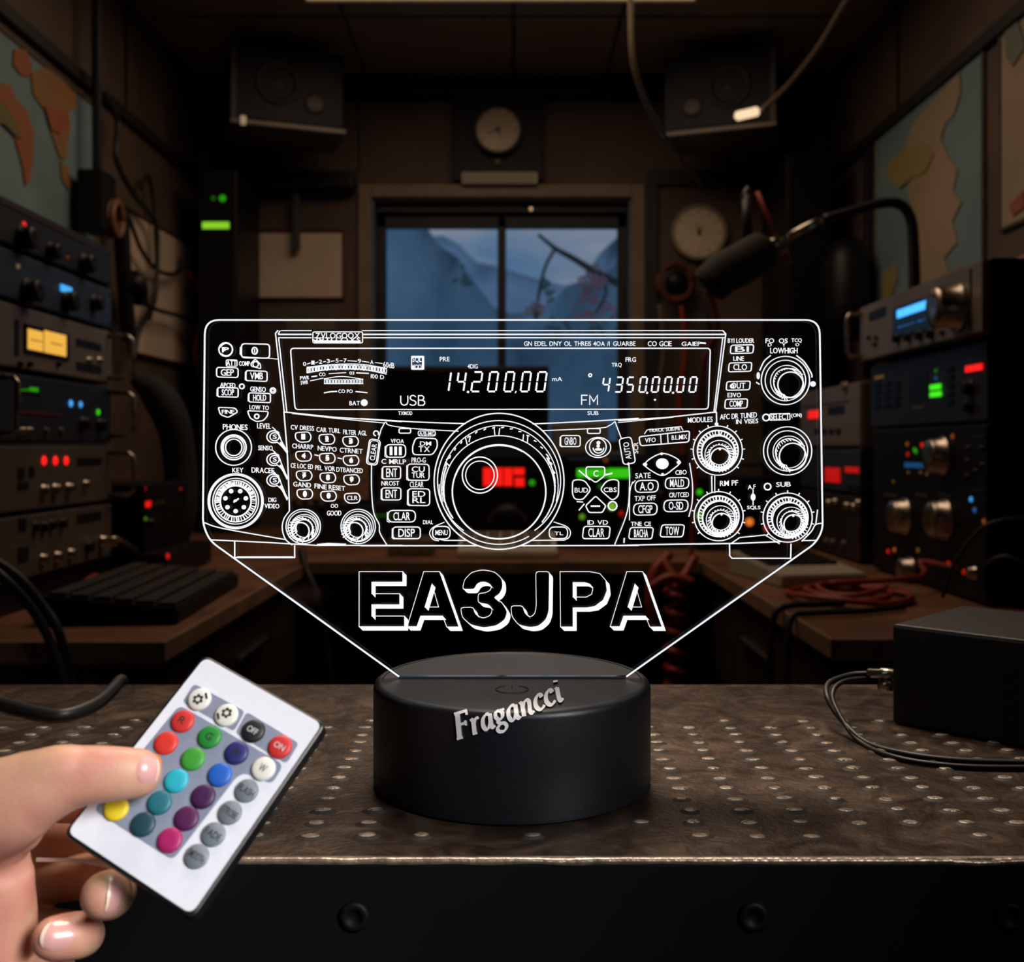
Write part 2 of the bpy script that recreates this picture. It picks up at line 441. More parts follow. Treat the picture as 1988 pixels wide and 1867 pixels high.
# signal meter scale
e = EA()
def arcy(x): return 372+((x-1080)/330.)**2*32
xs = [790, 850, 905, 962, 1025, 1083, 1187, 1277]
for i, x in enumerate(xs):
    e.text('0123579A'[i], x-11, arcy(x)-14, x+11, arcy(x)+14)
    if i < 7: e.line([(x+18, arcy(x)+2), (xs[i+1]-18, arcy(xs[i+1])+2)], 1.8)
e.line([(1300, arcy(1300)), (1355, arcy(1355))], 1.6); e.text('60dB', 1360, 380, 1440, 420, 10)
for i in range(26):
    x = 808+i*22.5; y = arcy(x)+30
    e.rr(x, y+4, x+14, y+34, 3, 1.8 if i % 3 else 3.0)
e.line([(805, arcy(805)+68), (950, 438), (1080, 432), (1220, 438), (1385, arcy(1385)+72)], 2.2, smooth=True); e.line([(805, arcy(805)+28), (950, 405), (1080, 398), (1220, 402), (1385, arcy(1385)+30)], 2.2, smooth=True)
e.text('PWR', 757, 488, 822, 514, -6); e.text('SWR', 762, 520, 815, 548, -6); e.line([(830, 520), (925, 500)], 2)
e.line([(840, 490), (880, 484)], 3); e.text('CO', 895, 460, 940, 486); e.line([(965, 468), (1090, 460)], 2); e.text('03', 1115, 452, 1150, 474); e.line([(1165, 462), (1255, 466)], 3); e.text('100 D', 1270, 470, 1365, 500, 8)
for i in range(13): e.rr(934+i*22, 510, 947+i*22, 538, 2, 1.8)
e.line([(930, 505), (1060, 488), (1215, 508)], 2, smooth=True); e.line([(930, 540), (1215, 540)], 2)
e.line([(930, 607), (980, 598), (1025, 596)], 3); e.text('CO PO', 1035, 582, 1138, 608); e.line([(1160, 597), (1245, 606)], 3)
e.text('BAT', 1115, 666, 1190, 697); e.disc(1222, 678, 25)
e.done('engraved_meter_scale')
# digits
SEG = {'0': 'abcdef', '1': 'bc', '2': 'abged', '3': 'abgcd', '4': 'fgbc', '5': 'afgcd'}
def digit(e, d, x0, x1, y0, y1, w, sl=.14):
    h = y1-y0; ym = (y0+y1)/2
    def q(x, y): return (x+(ym-y)*sl, y)
    g = 5
    L = {'a': ((x0+g, y0), (x1-g, y0)), 'd': ((x0+g, y1), (x1-g, y1)), 'g': ((x0+g, ym), (x1-g, ym)), 'f': ((x0, y0+g), (x0, ym-g)), 'e': ((x0, ym+g), (x0, y1-g)), 'b': ((x1, y0+g), (x1, ym-g)), 'c': ((x1, ym+g), (x1, y1-g))}
    for s in SEG[d]: e.line([q(*L[s][0]), q(*L[s][1])], w)
e = EB()
for d, x0, x1 in (('1', 605, 638), ('4', 692, 745), ('2', 800, 862), ('0', 918, 976), ('0', 1034, 1092), ('0', 1152, 1210), ('0', 1262, 1322)):
    digit(e, d, x0, x1, 449, 588, 4.6)
e.disc(768, 592, 9); e.line([(1112, 585), (1106, 600)], 3)
e.done('engraved_frequency', 'glowing digits 14.200.00')
e = EB()
for d, x0, x1 in (('4', 1732, 1777), ('3', 1822, 1870), ('5', 1905, 1950)): digit(e, d, x0, x1, 487, 592, 4.2)
e2 = EC()
for x0 in (158, 248, 338, 430, 520): digit(e2, '0', x0, x0+46, 493, 601, 4.2)
e2.disc(210, 606, 8); e2.disc(398, 606, 8); e2.disc(267, 657, 8, 7)
me_ = bpy.data.meshes.new('t'); e2.b.to_mesh(me_); e.b.from_mesh(me_); bpy.data.meshes.remove(me_); e2.b.free()
e.done('engraved_frequency', 'glowing digits 435.000.00')
e = EB()   # USB / FM drawn with thin strokes
w_ = 2.7
e.line([(287, 618), (287, 665), (295, 680), (312, 687), (330, 680), (338, 665), (338, 618)], w_, smooth=False)
e.line([(395, 627), (380, 617), (362, 620), (355, 634), (364, 648), (384, 655), (396, 668), (388, 683), (370, 687), (352, 680)], w_, smooth=True)
e.line([(414, 687), (414, 618), (440, 618), (452, 628), (450, 643), (438, 650), (416, 650)], w_); e.line([(438, 650), (457, 658), (459, 674), (448, 687), (414, 687)], w_)
e.done('engraved_lettering', 'glowing letters USB')
e = EB(); e.line([(1622, 615), (1580, 615), (1580, 684)], w_); e.line([(1580, 649), (1616, 649)], w_)
e.line([(1638, 684), (1638, 616), (1666, 660), (1693, 616), (1693, 684)], w_); e.done('engraved_lettering', 'glowing letters FM')
e = EB(); e.rr(365, 337, 452, 430, 4, 2.4); e.text('SQL', 370, 342, 436, 384); e.text('MODE', 366, 396, 450, 426)
for y in (340, 346, 424): e.line([(366, y), (452, y)], 2)
e.line([(445, 340), (445, 428)], 4)
e.text('PRE', 566, 341, 636, 373); e.text('4DIG', 765, 393, 838, 424); e.text('mA', 1370, 484, 1440, 514); e.text('TRQ', 1795, 384, 1866, 416); e.text('FRG', 1894, 344, 1968, 376)
e.arc(1641, 472, 11, w=3); e.text('TXMOD', 270, 730, 370, 756); e.text('SUB', 1622, 728, 1700, 756); e.done('engraved_lettering')
# ---- buttons: (maker, kind, args, text)
def button(E, x0, y0, x1, y1, t=None, rad=22, skew=0, drop=0, dbl=False, w=2.8, label=None):
    e = E(); e.rr(x0, y0, x1, y1, rad, w, skew, drop, dbl)
    if t:
        lines = t.split('|'); H = (y1-y0)*.74/len(lines)
        for i, s in enumerate(lines):
            yy = y0+(y1-y0)*.13+i*H+2; px = (x1-x0)*.2
            e.text(s, x0+px, yy+drop*.5, x1-px, yy+H-5+drop*.5)
    return e.done('engraved_button')
A_ = EA
e = EA(); e.arc(218, 293, 50, w=3.2); e.arc(222, 293, 44, 200, 500, w=2); e.text('P', 192, 275, 240, 312); e.disc(205, 290, 14); e.done('engraved_button')
e = EA(); e.rr(332, 250, 536, 352, 26, 3, 0, 4); e.line([(324, 275), (322, 325), (340, 345), (520, 356)], 2); e.arc(428, 302, 19, w=3.5, ry=25); e.line([(428, 288), (428, 316)], 2.4); e.done('engraved_button')
button(EA, 152, 422, 308, 492, 'GEP', 20, 0, 4); button(EA, 365, 445, 518, 518, 'VMB', 16, 0, 6, True)
button(EA, 160, 568, 308, 634, 'SCOP', 14, 0, 4, True); button(EA, 386, 606, 542, 672, 'HOLD', 14, 0, 6, True)
e = EA(); e.poly([(163, 712), (285, 716), (306, 745), (235, 786), (180, 765)], 2.8, 14); e.text('FINE', 190, 730, 280, 758); e.done('engraved_button')
e = EA(); e.poly([(375, 737), (527, 742), (520, 775), (490, 808), (440, 815), (395, 790)], 2.8, 14); e.arc(443, 777, 16, w=3.4); e.done('engraved_button')
e = EA(); e.arc(335, 560, 17, w=3.4); e.arc(560, 590, 19, w=3.4); e.arc(560, 590, 9, w=1.6); e.text('ATT', 225, 372, 295, 408); e.rr(222, 368, 300, 414, 10, 2); e.text('COMP', 315, 378, 392, 410)
e.poly([(400, 395), (432, 362), (470, 400), (472, 432), (430, 420), (405, 415)], 2.6); e.arc(435, 400, 20, w=2.5)
e.text('APCED', 178, 532, 288, 566, 4); e.text('GENSO', 396, 560, 508, 596, 5); e.text('LOW TO', 390, 694, 530, 726, 6); e.text('PHONES', 198, 832, 376, 872, 4); e.text('LEVEL', 446, 826, 545, 864, 4)
e.text('KEY', 266, 1150, 346, 1184); e.text('SENSO', 454, 988, 558, 1022, 2); e.text('DRACEE', 406, 1146, 568, 1184, 6); e.text('DIG', 528, 1366, 584, 1398); e.text('VIDEO', 500, 1410, 606, 1442, 2)
e.done('engraved_lettering')
e = EA()
for r_, w_ in ((130, 2.6), (90, 3.4), (76, 2.2), (60, 2.8)): e.arc(276 if r_ < 100 else 275, 1002, r_, w=w_)
e.arc(276, 1002, 84, 150, 330, w=2); e.done('engraved_jack')
e = EA()
for r_, w_ in ((198, 3.8), (188, 2), (166, 2.2), (150, 2.6), (112, 3.4)): e.arc(290, 1392, r_, w=w_)
e.hatch(290, 1392, 114, 146, 74, 3.0); e.hatch(290, 1392, 118, 140, 50, 3.0, 180, 360)
for k in range(7): a = math.radians(90+k*360/7); e.disc(290+76*math.cos(a), 1388+76*math.sin(a), 16)
e.disc(288, 1388, 12, 9); e.line([(275, 1400), (312, 1372)], 4); e.done('engraved_jack')
for cy_, ty in ((925, 1045), (1090, 1235), (1240, 1385)):
    e = EA(); e.arc(566, cy_, 50, 60, 320, w=2.8, ry=44); e.arc(572, cy_, 34, w=2.6, ry=30); e.line([(565, cy_-48), (600, cy_-25), (622, cy_+30), (660, ty-20)], 2.4, smooth=True)
    e.line([(590, cy_+38), (625, cy_+70), (664, ty)], 2.4, smooth=True); e.line([(612, cy_+40), (668, ty-10)], 3.5); e.text('S', 560, cy_-16, 588, cy_+14); e.line([(555, cy_-70), (580, cy_-48)], 2); e.done('engraved_button')
rows = [(780, 925), (783, 1063), (787, 1205), (792, 1338)]
for r_, (x, y) in enumerate(rows):
    for c in range(3):
        cx_ = x+c*172; cy_ = y+c*(16 if r_ < 2 else 15)
        e = EA(); e.poly([(cx_-58, cy_-30), (cx_+40, cy_-36), (cx_+60, cy_), (cx_+45, cy_+36), (cx_-25, cy_+40), (cx_-56, cy_+15)], 2.6, 26)
        if r_ == 3 and c == 2: e.text('CLR', cx_-38, cy_-16, cx_+38, cy_+16)
        else: e.text('123456789.0'[r_*3+c], cx_-14, cy_-22, cx_+14, cy_+20); e.disc(cx_, cy_, 13)
        e.done('engraved_button')
e = EA()
for y, tt in ((838, (('CV DRESS', 690, 858), ('CAR TURL', 876, 1048), ('FILTER AGL', 1070, 1240))), (972, (('CHARRP', 700, 852), ('NEVPO', 885, 1022), ('CTRNET', 1045, 1210))), (1115, (('CE LOC ED', 690, 850), ('PEL VOR', 866, 1010), ('DTBANCED', 1020, 1212))), (1248, (('GAND', 708, 836), ('FINE', 862, 950), ('RESET', 965, 1083)))):
    for s, a, c in tt: e.text(s, a, y+(a-690)*.09, c, y+34+(a-690)*.09, 10)
e.line([(862, 1055), (890, 1062)], 3); e.line([(1030, 1078), (1060, 1085)], 3); e.text('OO', 980, 1412, 1032, 1440); e.text('GOOD', 952, 1460, 1056, 1496); e.arc(1308, 900, 18, 90, 400, w=3)
e.done('engraved_lettering')
def rot_button(E, cx, cy, w, h, ang, t, lab=None):
    e = E(); c, s = math.cos(ang), math.sin(ang)
    f = lambda x, y: (cx+x*c-y*s, cy+x*s+y*c)
    for k, ww in ((0, 2.8), (9, 1.8)):
        e.line([f(p.x, p.y) for p in round_poly([(-w+k, -h+k, 0), (w-k, -h+k, 0), (w-k, h-k, 0), (-w+k, h-k, 0)], 26, 4)], ww, closed=True)
        if E is not EA: break
    H = h*1.3
    put_text(e.b, t, lambda x, y: e.w3(*f(-y, x)) if False else e.w3(*f(y, -x)), -H/2, -w*.45, H/2, w*.45, OFF)
    return e.done('engraved_button')
rot_button(EA, 1288, 1036, 40, 92, math.radians(8), 'CLEAR'); rot_button(EC, 66, 1026, 45, 95, math.radians(-10), 'AUTO')
# knobs
def knob(E, cx, cy, rings, hat, inner, ticks=0, tr=0, a0=0, a1=360):
    e = E()
    for r_, w_ in rings: e.arc(cx, cy, r_, w=w_)
    ix, iy, ir = inner
    for (r0, r1, n, w_, mx, my, s0, s1) in hat: e.hatch(mx, my, r1, r0, n, w_, s0, s1, ix if mx != cx else cx, iy if mx != cx else cy); e.arc(mx, my, r1, w=2); e.arc(mx, my, r0, s0, s1, w=1.8, jit=.012)
    e.arc(ix, iy, ir, w=3.2)
    for i in range(ticks):
        a = math.radians(a0+(a1-a0)*i/max(1, ticks-(0 if a1-a0 == 360 else 1)))
        e.line([(cx+tr*math.cos(a), cy+tr*math.sin(a)), (cx+(tr+20)*math.cos(a), cy+(tr+20)*math.sin(a))], 2.6)
    return e
for cx_, ix in ((790, 762), (1178, 1152)):
    knob(EA, cx_-10 if cx_ < 800 else cx_, 1575, [(125, 2.4), (110, 2)], [(60, 98, 30, 3.2, cx_-2, 1585, 150, 400), (64, 90, 22, 2.2, cx_-6, 1590, 0, 360)], (ix, 1607, 61)).done('engraved_knob')
knob(EC, 1212, 517, [(175, 2.6), (147, 2.4)], [(96, 118, 38, 2.6, 1222, 525, 100, 330)], (1250, 548, 93)).done('engraved_knob', 'upper right engraved knob')
knob(EC, 1228, 1027, [(175, 2.6), (146, 2.4)], [(98, 116, 34, 2.6, 1238, 1035, 100, 330)], (1265, 1068, 97)).done('engraved_knob')
for cx_, cy_, ix, iy, t_ in ((722, 1025, 740, 1078, 13), (728, 1500, 752, 1550, 11), (1228, 1510, 1272, 1560, 11)):
    e = knob(EC, cx_, cy_, [(178, 2.6), (148, 3)], [(118, 146, 60, 3.4, cx_, cy_+2, 0, 360), (72, 104, 44, 3.2, (cx_*.4+ix*.6), (cy_*.4+iy*.6)-2, 0, 360)], (ix, iy, 71), t_, 178, 140, 400)
    e.arc(cx_*.7+ix*.3, cy_*.7+iy*.3, 124, w=3.6, jit=.01); e.line([(ix-8, iy-74), (ix, iy-56)], 5); e.done('engraved_knob')
# tuning dial
e = EB(); cx_ = 990
e.arc(cx_, 1230, 464, w=3.2, ry=486); e.arc(cx_, 1228, 440, 125, 415, w=2.6, ry=432); e.arc(cx_+4, 1262, 418, 165, 375, w=2.4, ry=430, jit=.002); e.arc(cx_+2, 1290, 396, 172, 368, w=2.6, ry=386)
e.arc(cx_, 1250, 428, 60, 180, w=2.4, ry=430); e.arc(cx_, 1265, 400, -30, 40, w=3, ry=400, jit=.004); e.arc(cx_, 1265, 402, 145, 200, w=3.4, ry=400, jit=.004)
e.arc(cx_, 1305, 334, w=3.8, ry=336); e.arc(cx_, 1300, 330, 200, 300, w=3, ry=326); e.arc(853, 1185, 126, w=3.2, ry=129); e.arc(853, 1187, 102, w=2.6, ry=102)
for (xa, ya, xb, yb) in ((955, 850, 960, 900), (995, 850, 988, 900), (750, 918, 762, 968), (785, 905, 775, 950), (1165, 895, 1160, 945), (1195, 905, 1192, 955), (605, 1090, 635, 1120), (640, 1060, 612, 1075), (1330, 1060, 1352, 1108), (1352, 1072, 1335, 1045)): e.line([(xa, ya), (xb, yb)], 2.8)
e.line([(560, 960), (615, 1110), (590, 1200)], 0.01) if False else None
for a in range(200, 345, 9): 
    A0 = math.radians(a); e.line([(cx_+404*math.cos(A0), 1272+424*math.sin(A0)), (cx_+410*math.cos(A0+.05), 1272+430*math.sin(A0+.05))], 3)
e.done('engraved_tuning_dial', 'large engraved tuning dial with finger dimple')
# centre-left buttons
button(EB, 275, 853, 358, 886, None, 12); button(EB, 180, 968, 322, 1058, 'III', 30, 0, 0, True)
e = EB(); e.poly([(395, 918), (545, 925), (550, 985), (515, 1040), (375, 1040), (370, 985)], 3, 22); e.poly([(405, 930), (535, 935), (540, 985)], 0.1) if False else None; e.text('DM', 425, 945, 505, 975); e.text('TX', 415, 980, 495, 1020); e.done('engraved_button')
button(EB, 158, 1125, 286, 1213, 'ENT', 16, 0, 0, True); button(EB, 335, 1106, 490, 1222, 'CU|TUR', 26, 0, 2, True); button(EB, 152, 1277, 288, 1363, 'ENT', 20, 0, 0, True); button(EB, 340, 1282, 494, 1402, 'ED|RL', 26, 0, 2, True)
button(EB, 196, 1438, 392, 1521, 'CLAR', 38, 0, 0, True); button(EB, 231, 1556, 427, 1640, 'DISP', 26, 0, 0, True)
e = EB(); e.rr(515, 1552, 640, 1642, 42, 2.8); e.text('MENU', 535, 1578, 622, 1614); e.line([(600, 1522), (530, 1552), (500, 1580), (495, 1610), (520, 1645), (560, 1655)], 2.4, smooth=True); e.done('engraved_button')
e = EB(); e.rr(1348, 1556, 1480, 1640, 40, 2.8); e.text('TL', 1385, 1590, 1448, 1614); e.line([(1380, 1520), (1470, 1552), (1500, 1590), (1490, 1630), (1460, 1648)], 2.4, smooth=True); e.done('engraved_button')
e = EB(); e.text('VFOA', 216, 926, 310, 956, 2); e.rr(412, 870, 535, 906, 14, 2); e.text('A/B-MG', 420, 876, 528, 902); e.text('C MRLP', 150, 1070, 325, 1104, 4); e.text('PRO-G', 365, 1060, 465, 1096); e.text('NROST', 150, 1228, 276, 1260)
e.text('CLEAR', 352, 1232, 450, 1272); e.text('DIAL', 447, 1508, 518, 1536); e.text('ID VD', 1622, 1508, 1768, 1540); e.done('engraved_lettering')
# centre-right
button(EB, 1430, 903, 1570, 982, 'GNBO', 20, 0, 0, True); button(EB, 1622, 853, 1712, 888, None, 10)
e = EB(); e.arc(1696, 984, 60, w=2.8, ry=62); e.arc(1698, 988, 90, w=2.6, ry=72); e.disc(1700, 955, 14); e.disc(1700, 1002, 26, 10); e.disc(1698, 978, 12); e.arc(1700, 990, 38, 0, 180, w=3); e.done('engraved_button')
e = EB(); e.poly([(1612, 1127), (1745, 1127), (1745, 1190), (1680, 1240), (1612, 1190)], 3, 16); e.text('C', 1664, 1152, 1700, 1196); e.line([(1560, 1152), (1640, 1220)], 3.2); e.line([(1745, 1185), (1800, 1172)], 4); e.done('engraved_button')
e = EB(); e.poly([(1515, 1222), (1565, 1217), (1605, 1228), (1647, 1290), (1588, 1362), (1530, 1358), (1514, 1320)], 3, 22); e.text('BUD', 1530, 1276, 1625, 1310); e.line([(1545, 1375), (1590, 1378)], 3); e.done('engraved_button')
e = EB(); e.poly([(1712, 1290), (1755, 1230), (1800, 1215), (1845, 1222), (1843, 1335), (1800, 1368)], 3, 22); e.text('CBS', 1738, 1274, 1830, 1306); e.done('engraved_button')
e = EB(); e.poly([(1680, 1335), (1754, 1405), (1728, 1453), (1632, 1453), (1608, 1405)], 3, 14); e.line([(1645, 1407), (1712, 1407)], 4); e.done('engraved_button')
e = EB(); e.arc(1801, 1405, 31, w=3.6); e.line([(1765, 1405), (1770, 1405)], 3); e.done('engraved_button')
button(EB, 1590, 1552, 1780, 1640, 'CLAR', 22, 5, 0)
# right third
for a in ((815, 262, 980, 322, 'BI'), (802, 390, 966, 454, 'CLO'), (785, 525, 955, 588, 'OUT'), (775, 654, 936, 720, 'COMP')): button(EC, *a[:4], a[4], 16, 3, -4, False)
e = EC(); e.poly([(150, 925), (518, 882), (512, 962), (162, 990)], 3, 18); e.line([(308, 908), (312, 976)], 2.2); e.line([(358, 902), (362, 970)], 2.4); e.text('VFO', 195, 935, 272, 968, -6); e.text('B.L.MIX', 388, 915, 500, 948, -8); e.done('engraved_button')
e = EC(); e.line([(185, 1128), (230, 1085), (315, 1046), (395, 1066), (448, 1108), (400, 1158), (322, 1205), (240, 1170)], 2.8, closed=True, smooth=True); e.disc(320, 1120, 46, 40); 
for p in ((195, 1125), (440, 1110)): e.disc(*p, 16, 12)
e.disc(315, 1048, 10); e.disc(322, 1196, 10); e.done('engraved_button')
for a in ((124, 1242, 290, 1328, 'A.O'), (342, 1222, 512, 1302, 'MALD'), (112, 1408, 282, 1493, 'CFGP'), (332, 1384, 506, 1468, 'O-SD')): button(EC, *a[:4], a[4], 40, 2, -3)
button(EC, 82, 1582, 250, 1665, 'BACHA', 20, 6, 0); button(EC, 310, 1562, 475, 1650, 'TOW', 22, 7, 0)
e = EC()
for s, x0, y0, x1, y1, d in (('BY1 LOUDER', 795, 212, 985, 244, 0), ('LINE', 835, 342, 912, 374, 0), ('E3VO', 793, 606, 890, 638, 0), ('FO', 1068, 212, 1130, 246, 0), ('OS', 1165, 212, 1228, 246, 0), ('TCQ', 1256, 212, 1330, 244, 0), ('D', 1085, 248, 1112, 270, 0), ('Y', 1190, 248, 1212, 272, 0), ('O', 1285, 246, 1312, 268, 0), ('LOWHIGH', 1102, 280, 1300, 320, 0),
        ('MODULES', 505, 786, 684, 824, -8), ('AFC DR TUNED', 738, 762, 1005, 800, -16), ('IN VISES', 855, 798, 1015, 832, -6), ('SELECT', 1105, 760, 1240, 802, -4), ('(ON)', 1255, 756, 1330, 790, -2),
        ('TRACK SUB/PR', 222, 868, 450, 892, -14), ('SATE', 125, 1188, 235, 1226, -4), ('CBO', 415, 1168, 496, 1200, -4), ('TXP OFF', 120, 1354, 272, 1390, -6), ('CR/TCED', 370, 1330, 512, 1364, -4), ('TNE CE', 92, 1540, 238, 1570, 0), ('RM PF', 738, 1244, 868, 1282, -6), ('A.F', 940, 1275, 996, 1306, -6), ('SQLS', 935, 1424, 1030, 1454, 0), ('SUB', 1146, 1254, 1250, 1288, -4)):
    e.text(s, x0, y0, x1, y1, d)
put_text(e.b, 'SCR', lambda x, y: e.w3(y, -x), -1045, 112, -965, 145, OFF)
e.rr(1098, 758, 1245, 806, 8, 2, 0, -4)
for c in ((1072, 785, 24), (1083, 1286, 24), (826, 558, 12)): e.arc(*c, w=3.4)
e.done('engraved_lettering')
# call sign: thin outline with a solid drop edge
EL = {
 'E': [[(112, 58), (368, 58), (368, 120), (187, 120), (187, 187), (350, 187), (350, 252), (187, 252), (187, 318), (378, 318), (378, 380), (112, 380)]],
 'A': [[(490, 58), (583, 58), (697, 382), (625, 382), (600, 318), (472, 318), (450, 380), (393, 380)], [(538, 130), (497, 265), (577, 265)]],
 '3': [[(716, 162), (728, 105), (770, 62), (835, 47), (905, 60), (948, 100), (952, 152), (932, 192), (898, 210), (945, 235), (980, 292), (965, 340), (915, 375), (840, 387), (765, 370), (715, 325), (705, 268), (780, 266), (792, 308), (835, 332), (880, 315), (893, 280), (868, 250), (822, 243), (808, 235), (808, 185), (850, 183), (882, 165), (886, 140), (860, 122), (830, 118), (800, 130), (788, 162)]],
 'J': [[(1145, 58), (1225, 58), (1222, 290), (1205, 340), (1160, 378), (1110, 385), (1045, 370), (1005, 320), (1000, 258), (1070, 258), (1080, 300), (1112, 326), (1140, 305), (1148, 260)]],
 'P': [[(1287, 58), (1460, 58), (1520, 70), (1555, 110), (1562, 170), (1540, 225), (1490, 262), (1440, 270), (1363, 270), (1363, 382), (1290, 382)], [(1363, 122), (1363, 207), (1440, 207), (1472, 190), (1478, 160), (1462, 132), (1430, 122)]],
}
EL['a'] = [[(x+1187, y) for x, y in q] for q in EL['A']]
for ch in 'EA3JPa':
    e = Eng(660, 1090, 3.012)
    for qi, q in enumerate(EL[ch]):
        if ch in '3J': q = [(p.x, p.y) for p in round_poly([(x, y, 0) for x, y in q], 16, 2)]
        e.line(q, 1.6, closed=True)
        ar = sum(q[i-1][0]*q[i][1]-q[i][0]*q[i-1][1] for i in range(len(q)))
        sgn = 1 if ar > 0 else -1
        if qi: sgn = -sgn
        dx, dy = 21, 22
        for i in range(len(q)):
            (xa, ya), (xb, yb) = q[i-1], q[i]
            nx, ny = (yb-ya)*sgn, -(xb-xa)*sgn
            if nx*dx+ny*dy > 1:
                k0 = 1.0
                prism(e.b, [e.w3(xa, ya), e.w3(xb, yb), e.w3(xb+dx*k0, yb+dy*k0), e.w3(xa+dx*k0, ya+dy*k0)], OFF)
    e.done('engraved_letter', 'large outlined letter %s with a solid drop edge' % ch.upper())

# =================================================================== BENCH
ZB = .843
def bench_mat():
    m = bpy.data.materials.new('worn_brown_steel'); m.use_nodes = True; nt = m.node_tree; bs = nt.nodes['Principled BSDF']
    tc = nt.nodes.new('ShaderNodeTexCoord'); N = []
    for s, d in ((9, 6), (45, 8), (400, 3)):
        n = nt.nodes.new('ShaderNodeTexNoise'); n.inputs['Scale'].default_value = s; n.inputs['Detail'].default_value = d; n.inputs['Roughness'].default_value = .65
        nt.links.new(tc.outputs['Object'], n.inputs['Vector']); N.append(n)
    N[1].inputs['Distortion'].default_value = 1.2
    r = nt.nodes.new('ShaderNodeValToRGB'); cr = r.color_ramp; cr.elements[0].position = .32; cr.elements[1].position = .68
    cr.elements[0].color = (.020, .011, .007, 1); cr.elements[1].color = (.125, .092, .068, 1); q = cr.elements.new(.5); q.color = (.060, .041, .029, 1)
    nt.links.new(N[1].outputs['Fac'], r.inputs['Fac'])
    r2 = nt.nodes.new('ShaderNodeValToRGB'); r2.color_ramp.elements[0].position = .4; r2.color_ramp.elements[1].position = .62
    r2.color_ramp.elements[0].color = (.55, .5, .45, 1); r2.color_ramp.elements[1].color = (1.15, 1.1, 1.05, 1)
    nt.links.new(N[0].outputs['Fac'], r2.inputs['Fac'])
    mu = nt.nodes.new('ShaderNodeMixRGB'); mu.blend_type = 'MULTIPLY'; mu.inputs[0].default_value = 1
    nt.links.new(r.outputs[0], mu.inputs[1]); nt.links.new(r2.outputs[0], mu.inputs[2]); nt.links.new(mu.outputs[0], bs.inputs['Base Color'])
    bs.inputs['Metallic'].default_value = .5
    rr = nt.nodes.new('ShaderNodeMapRange'); rr.inputs[3].default_value = .30; rr.inputs[4].default_value = .50
    nt.links.new(N[1].outputs['Fac'], rr.inputs[0]); nt.links.new(rr.outputs[0], bs.inputs['Roughness'])
    bp = nt.nodes.new('ShaderNodeBump'); bp.inputs['Strength'].default_value = .35; bp.inputs['Distance'].default_value = .0012
    ad = nt.nodes.new('ShaderNodeMath'); ad.operation = 'ADD'; nt.links.new(N[1].outputs['Fac'], ad.inputs[0]); nt.links.new(N[2].outputs['Fac'], ad.inputs[1])
    nt.links.new(ad.outputs[0], bp.inputs['Height']); nt.links.new(bp.outputs[0], bs.inputs['Normal'])
    return m
M_bench = bench_mat()
M_pit = mat('dark_bump_ring', (.012, .009, .007, 1), .7, scale=80)  # darker ring round each bump
M_bump = mat('bump_glint', (.34, .28, .22, 1), .50, .6, scale=250, var=.6, bump=.5)  # bump tops paler than the plate, their glints put into the colour
M_shine = mat('highlight_steel', (.62, .52, .40, 1), .36, .8, scale=200, var=.5, bump=.4)  # paler steel that carries the front edge's highlight in its colour
M_apron = mat('black_painted_steel', (.004, .0045, .0055, 1), .55, scale=25, bump=.15, spec=.15)
bench = thing('workbench', 'worn brown steel workbench with raised anti-slip bumps, nearest the camera', 'workbench', (0, .4, 0))
BX = .92; BY0, BY1 = .40, .696
def lb(v): return Vector((v[0], v[1]-.4, v[2]))
b = B(); box(b, -BX, 0, ZB-.012, BX, BY1-BY0, ZB, .0012)
# bumps: a low dome over a dark ring, pale tops imitating glints, in straight rows
k0 = random.Random(3)
for r_ in range(14):
    d = .4085+.0148*(r_+.95)
    for c in range(-22, 23):
        x = .0765+.0226*c
        if abs(x) > .47: continue
        if math.hypot(x, d-LY) < BR+.006: continue
        if r_ == 0 and k0.random() < .3: continue
        if r_ > 10 and k0.random() < (r_-10)*.28: continue
        if (x > .19+.12*(d-.42)/.15 and d > .53): continue
        sx = .0047*k0.uniform(.75, 1.05); sy = .0031*k0.uniform(.8, 1.1); h = .0013*k0.uniform(.6, 1.1)
        cc = Vector((x+k0.uniform(-.0008, .0008), d+k0.uniform(-.0008, .0008)-.4, ZB))
        n = 14; rot = k0.uniform(-.15, .15)
        def el(s, z): return [cc+Vector((math.cos(rot)*sx*s*math.cos(2*PI*i/n)-math.sin(rot)*sy*s*math.sin(2*PI*i/n), math.sin(rot)*sx*s*math.cos(2*PI*i/n)+math.cos(rot)*sy*s*math.sin(2*PI*i/n), z)) for i in range(n)]
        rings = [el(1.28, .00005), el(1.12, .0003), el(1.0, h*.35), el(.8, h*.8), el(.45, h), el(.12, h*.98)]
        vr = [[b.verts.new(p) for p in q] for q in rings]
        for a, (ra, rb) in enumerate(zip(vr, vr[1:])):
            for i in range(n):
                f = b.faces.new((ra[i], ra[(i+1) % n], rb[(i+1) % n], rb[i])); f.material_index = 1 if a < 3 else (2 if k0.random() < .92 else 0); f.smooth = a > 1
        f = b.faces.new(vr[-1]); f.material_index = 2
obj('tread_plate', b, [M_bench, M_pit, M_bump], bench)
b = B(); n = 90                              # bright front edge, a bit uneven, its highlight painted into the colour
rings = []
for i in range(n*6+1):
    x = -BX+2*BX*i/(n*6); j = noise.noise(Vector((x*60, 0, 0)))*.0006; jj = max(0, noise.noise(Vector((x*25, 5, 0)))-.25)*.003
    rings.append([Vector((x, .0018, ZB-.0003)), Vector((x, .0018+j*.3, ZB+.0004)), Vector((x, -.0004, ZB+.0002-jj)), Vector((x, -.001, ZB-.0018+j-jj*.3)), Vector((x, .0005, ZB-.0022))])
